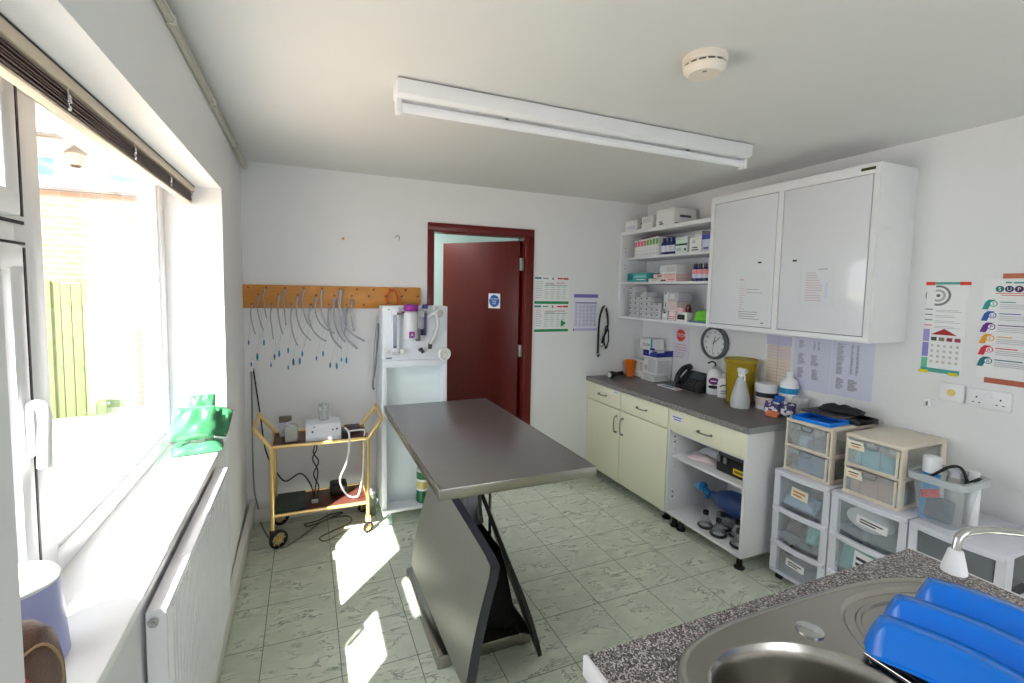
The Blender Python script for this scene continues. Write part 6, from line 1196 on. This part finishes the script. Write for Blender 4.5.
# ---------------------------------------------------------------- sink counter
CZ = 0.87
out_ = [(0.868, 0.25), (1.962, 0.25), (1.962, 0.742), (0.868, 0.742)]
def smooth2(pts, n=6): return [(p.x, p.y) for p in crv([(a, b_, 0) for a, b_ in pts], n, True)]
bowl = smooth2([(1.03, 0.56), (1.075, 0.617), (1.16, 0.638), (1.28, 0.605), (1.362, 0.515), (1.365, 0.44), (1.3, 0.36), (1.15, 0.335), (1.05, 0.38), (1.02, 0.48)])
rim = smooth2([(0.975, 0.56), (0.995, 0.635), (1.075, 0.686), (1.25, 0.706), (1.604, 0.693), (1.80, 0.645), (1.875, 0.57), (1.885, 0.43), (1.82, 0.32), (1.6, 0.285), (1.2, 0.28), (1.03, 0.31), (0.972, 0.42)])
drain = smooth2([(1.40, 0.5), (1.455, 0.605), (1.545, 0.652), (1.68, 0.643), (1.80, 0.585), (1.825, 0.46), (1.75, 0.345), (1.55, 0.315), (1.43, 0.37)])
def shrink(lp, k):
    cx = sum(p[0] for p in lp) / len(lp); cy = sum(p[1] for p in lp) / len(lp)
    return [(cx + (p[0] - cx) * k, cy + (p[1] - cy) * k) for p in lp]
sc_ = thing('sink_counter', 'speckled grey sink counter in the foreground on the right', 'counter', (1.41, 0.5, 0))
MB().plate(out_, [shrink(rim, 0.97)], CZ - 0.038, CZ, M_GRAN).build('speckled_top', sc_, fixn=False)
for x0, x1 in ((0.858, 0.868), (1.962, 1.97)):
    e_ = MB().box(x0, x1, 0.25, 0.746, CZ - 0.042, CZ + 0.001, M_WPLAST, 0.002)
    if x0 < 1: e_.lathe([(0.004, 0), (0.004, 0.0006), (0, 0.0006)], M_BLACK, M=FR((x0, 0.66, CZ - 0.02), (0, -1, 0), (0, 0, 1)), n=10)
    e_.build('edge_strip', sc_)
m = MB(); m.box(0.9, 0.918, 0.27, 0.7, 0.1, CZ - 0.04, M_CARC); m.box(1.93, 1.948, 0.27, 0.7, 0.1, CZ - 0.04, M_CARC); m.box(0.918, 1.93, 0.69, 0.705, 0.1, CZ - 0.04, M_CARC); m.box(0.918, 1.93, 0.27, 0.69, 0.1, 0.118, M_CARC)
m.build('cabinet_body', sc_)
for x0, x1 in ((0.92, 1.42), (1.425, 1.928)): o = MB().box(x0, x1, 0.705, 0.722, 0.11, CZ - 0.05, M_CREAM, 0.002).build('cabinet_door', sc_); hnd(FR(((x0 + x1) / 2, 0.722, 0.72), (-1, 0, 0), (0, 0, 1)), 0.1).build('handle', o)
for x in (0.96, 1.89):
    for y_ in (0.32, 0.64): foot(x, y_, sc_)
sk = thing('kitchen_sink', 'stainless steel inset sink with bowl and round drainer', 'sink', (1.4, 0.5, CZ))
SZ = CZ + 0.004
b = MB(); inner = shrink(rim, 0.952); b.plate(inner, [shrink(bowl, 1.07), shrink(drain, 1.05)], SZ - 0.002, SZ, M_STEEL)
b.loft([[(p[0], p[1], z) for p in shrink(rim, k)] for k, z in ((1.0, CZ), (0.995, CZ + 0.005), (0.985, CZ + 0.0085), (0.972, CZ + 0.0085), (0.96, CZ + 0.005), (0.952, SZ))], M_STEEL, cap0=False, cap1=False)
b.build('sink_rim', sk, fixn=False)
def stack(loops, m_): 
    q = MB(); q.loft([[(p[0], p[1], z) for p in l] for l, z in loops], m_, cap0=False, cap1=True); return q
stack([(shrink(bowl, 1.07), SZ), (shrink(bowl, 1.05), SZ - 0.001), (shrink(bowl, 1.02), SZ - 0.008), (shrink(bowl, 1.0), SZ - 0.014), (shrink(bowl, 0.975), SZ - 0.03), (shrink(bowl, 0.94), SZ - 0.13), (shrink(bowl, 0.86), SZ - 0.158), (shrink(bowl, 0.5), SZ - 0.165)], M_STEEL).build('bowl', sk, fixn=False)
stack([(shrink(drain, 1.05), SZ), (shrink(drain, 1.03), SZ - 0.002), (shrink(drain, 1.0), SZ - 0.009), (shrink(drain, 0.9), SZ - 0.010), (shrink(drain, 0.88), SZ - 0.007), (shrink(drain, 0.84), SZ - 0.007), (shrink(drain, 0.82), SZ - 0.012), (shrink(drain, 0.3), SZ - 0.014)], M_STEEL).build('drainer', sk, fixn=False)
MB().lathe([(0.027, 0), (0.027, 0.003), (0.022, 0.005), (0, 0.004)], M_CHROME, (1.352, 0.622, SZ), 28).build('overflow_cap', sk)
MB().lathe([(0.03, 0), (0.03, 0.003), (0.01, 0.002), (0, 0.002)], M_CHROME, (1.2, 0.48, SZ - 0.164), 24).build('waste', sk)
# tap
tp = thing('swan_neck_tap', 'chrome swan-neck tap with a white plastic nozzle over the drainer', 'tap', (1.74, 0.36, SZ))
MB().tube(crv([(1.79, 0.30, SZ), (1.79, 0.30, SZ + 0.16), (1.775, 0.312, SZ + 0.235), (1.72, 0.35, SZ + 0.265), (1.59, 0.423, SZ + 0.277), (1.535, 0.445, SZ + 0.277), (1.508, 0.455, SZ + 0.266), (1.50, 0.456, SZ + 0.236)], 8), 0.0072, M_CHROME, 14).build('spout', tp)
MB().lathe([(0.028, 0), (0.028, 0.01), (0.016, 0.02), (0.016, 0.07), (0.012, 0.075), (0.0, 0.075)], M_CHROME, (1.79, 0.30, SZ), 24).tube([(1.79, 0.3, SZ + 0.05), (1.84, 0.28, SZ + 0.085)], 0.006, M_CHROME).build('tap_base', tp)
MB().lathe([(0.0195, 0.0), (0.02, 0.004), (0.0115, 0.042), (0.009, 0.045), (0, 0.045)], M_WPLAST, (1.50, 0.456, SZ + 0.197), 26).build('nozzle', tp, label='white plastic nozzle')
# wire rack and the inverted blue dishes
wr = thing('wire_rack', 'chrome wire draining rack under the blue dishes', 'rack', (1.55, 0.45, SZ))
m = MB(); rx0, rx1, ry0, ry1, rz = 1.36, 1.77, 0.31, 0.52, SZ + 0.022
m.tube([(rx0, ry0, rz), (rx1, ry0, rz), (rx1, ry1, rz), (rx0, ry1, rz)], 0.003, M_CHROME, 8, closed=True); m.build('rack_frame', wr)
m = MB()
for i in range(13): x = rx0 + 0.02 + i * 0.031; m.tube([(x, ry0, rz), (x, ry1, rz)], 0.0018, M_CHROME, 6)
m.build('rack_wires', wr)
for x in (rx0 + 0.02, rx1 - 0.02):
    for y_ in (ry0, ry1): MB().tube([(x, y_, rz), (x, y_, SZ + 0.0005)], 0.003, M_CHROME, 6).build('leg', wr)
def dish(name, label, pts, wid, ht, roll):
    """An inverted kidney dish: flat base uppermost, sloping wall down to a wide rim, along a curved spine."""
    P = crv(pts, 9); n = len(P); loops = []
    for i, p in enumerate(P):
        t = (P[min(i + 1, n - 1)] - P[max(i - 1, 0)]).normalized(); s = Vector((0, 0, 1)).cross(t).normalized(); up = t.cross(s)
        s2 = s * math.cos(roll) + up * math.sin(roll); u2 = -s * math.sin(roll) + up * math.cos(roll)
        u = i / (n - 1); k = math.sqrt(max(0.0, 1 - abs(2 * u - 1) ** 4.5)); k = 0.3 + 0.7 * k; kt = k
        w_ = wid * k; h_ = ht * min(1.0, 0.05 + 2.6 * math.sin(PI * u))
        sec = [(-0.56, 0.0), (-0.54, 0.06), (-0.48, 0.08), (-0.3, 0.88), (-0.265, 0.965), (-0.22, 1.0), (0.22, 1.0), (0.265, 0.965), (0.3, 0.88), (0.48, 0.08), (0.54, 0.06), (0.56, 0.0), (0.44, 0.03), (0.24, 0.86), (-0.24, 0.86), (-0.44, 0.03)]
        loops.append([p + s2 * (a * w_) + u2 * (b_ * h_) for a, b_ in sec])
    return MB().loft(loops, M_BLUE, smooth=False).build(name, label=label, cat='dish', group='blue kidney dishes drying on the rack')
ZD = SZ + 0.026
dish('kidney_dish', 'blue kidney dish upside down on the rack, nearest the bowl', [(1.375, 0.53, ZD), (1.412, 0.475, ZD), (1.435, 0.41, ZD), (1.44, 0.34, ZD), (1.43, 0.27, ZD)], 0.096, 0.066, -0.2)
dish('kidney_dish', 'blue kidney dish upside down in the middle of the rack', [(1.478, 0.555, ZD), (1.515, 0.495, ZD + 0.004), (1.54, 0.42, ZD + 0.006), (1.545, 0.35, ZD + 0.004), (1.535, 0.29, ZD)], 0.096, 0.066, -0.2)
dish('kidney_dish', 'blue kidney dish upside down, farthest from the bowl', [(1.615, 0.565, ZD), (1.65, 0.505, ZD + 0.004), (1.67, 0.435, ZD + 0.006), (1.675, 0.365, ZD + 0.004), (1.665, 0.305, ZD)], 0.096, 0.066, -0.2)
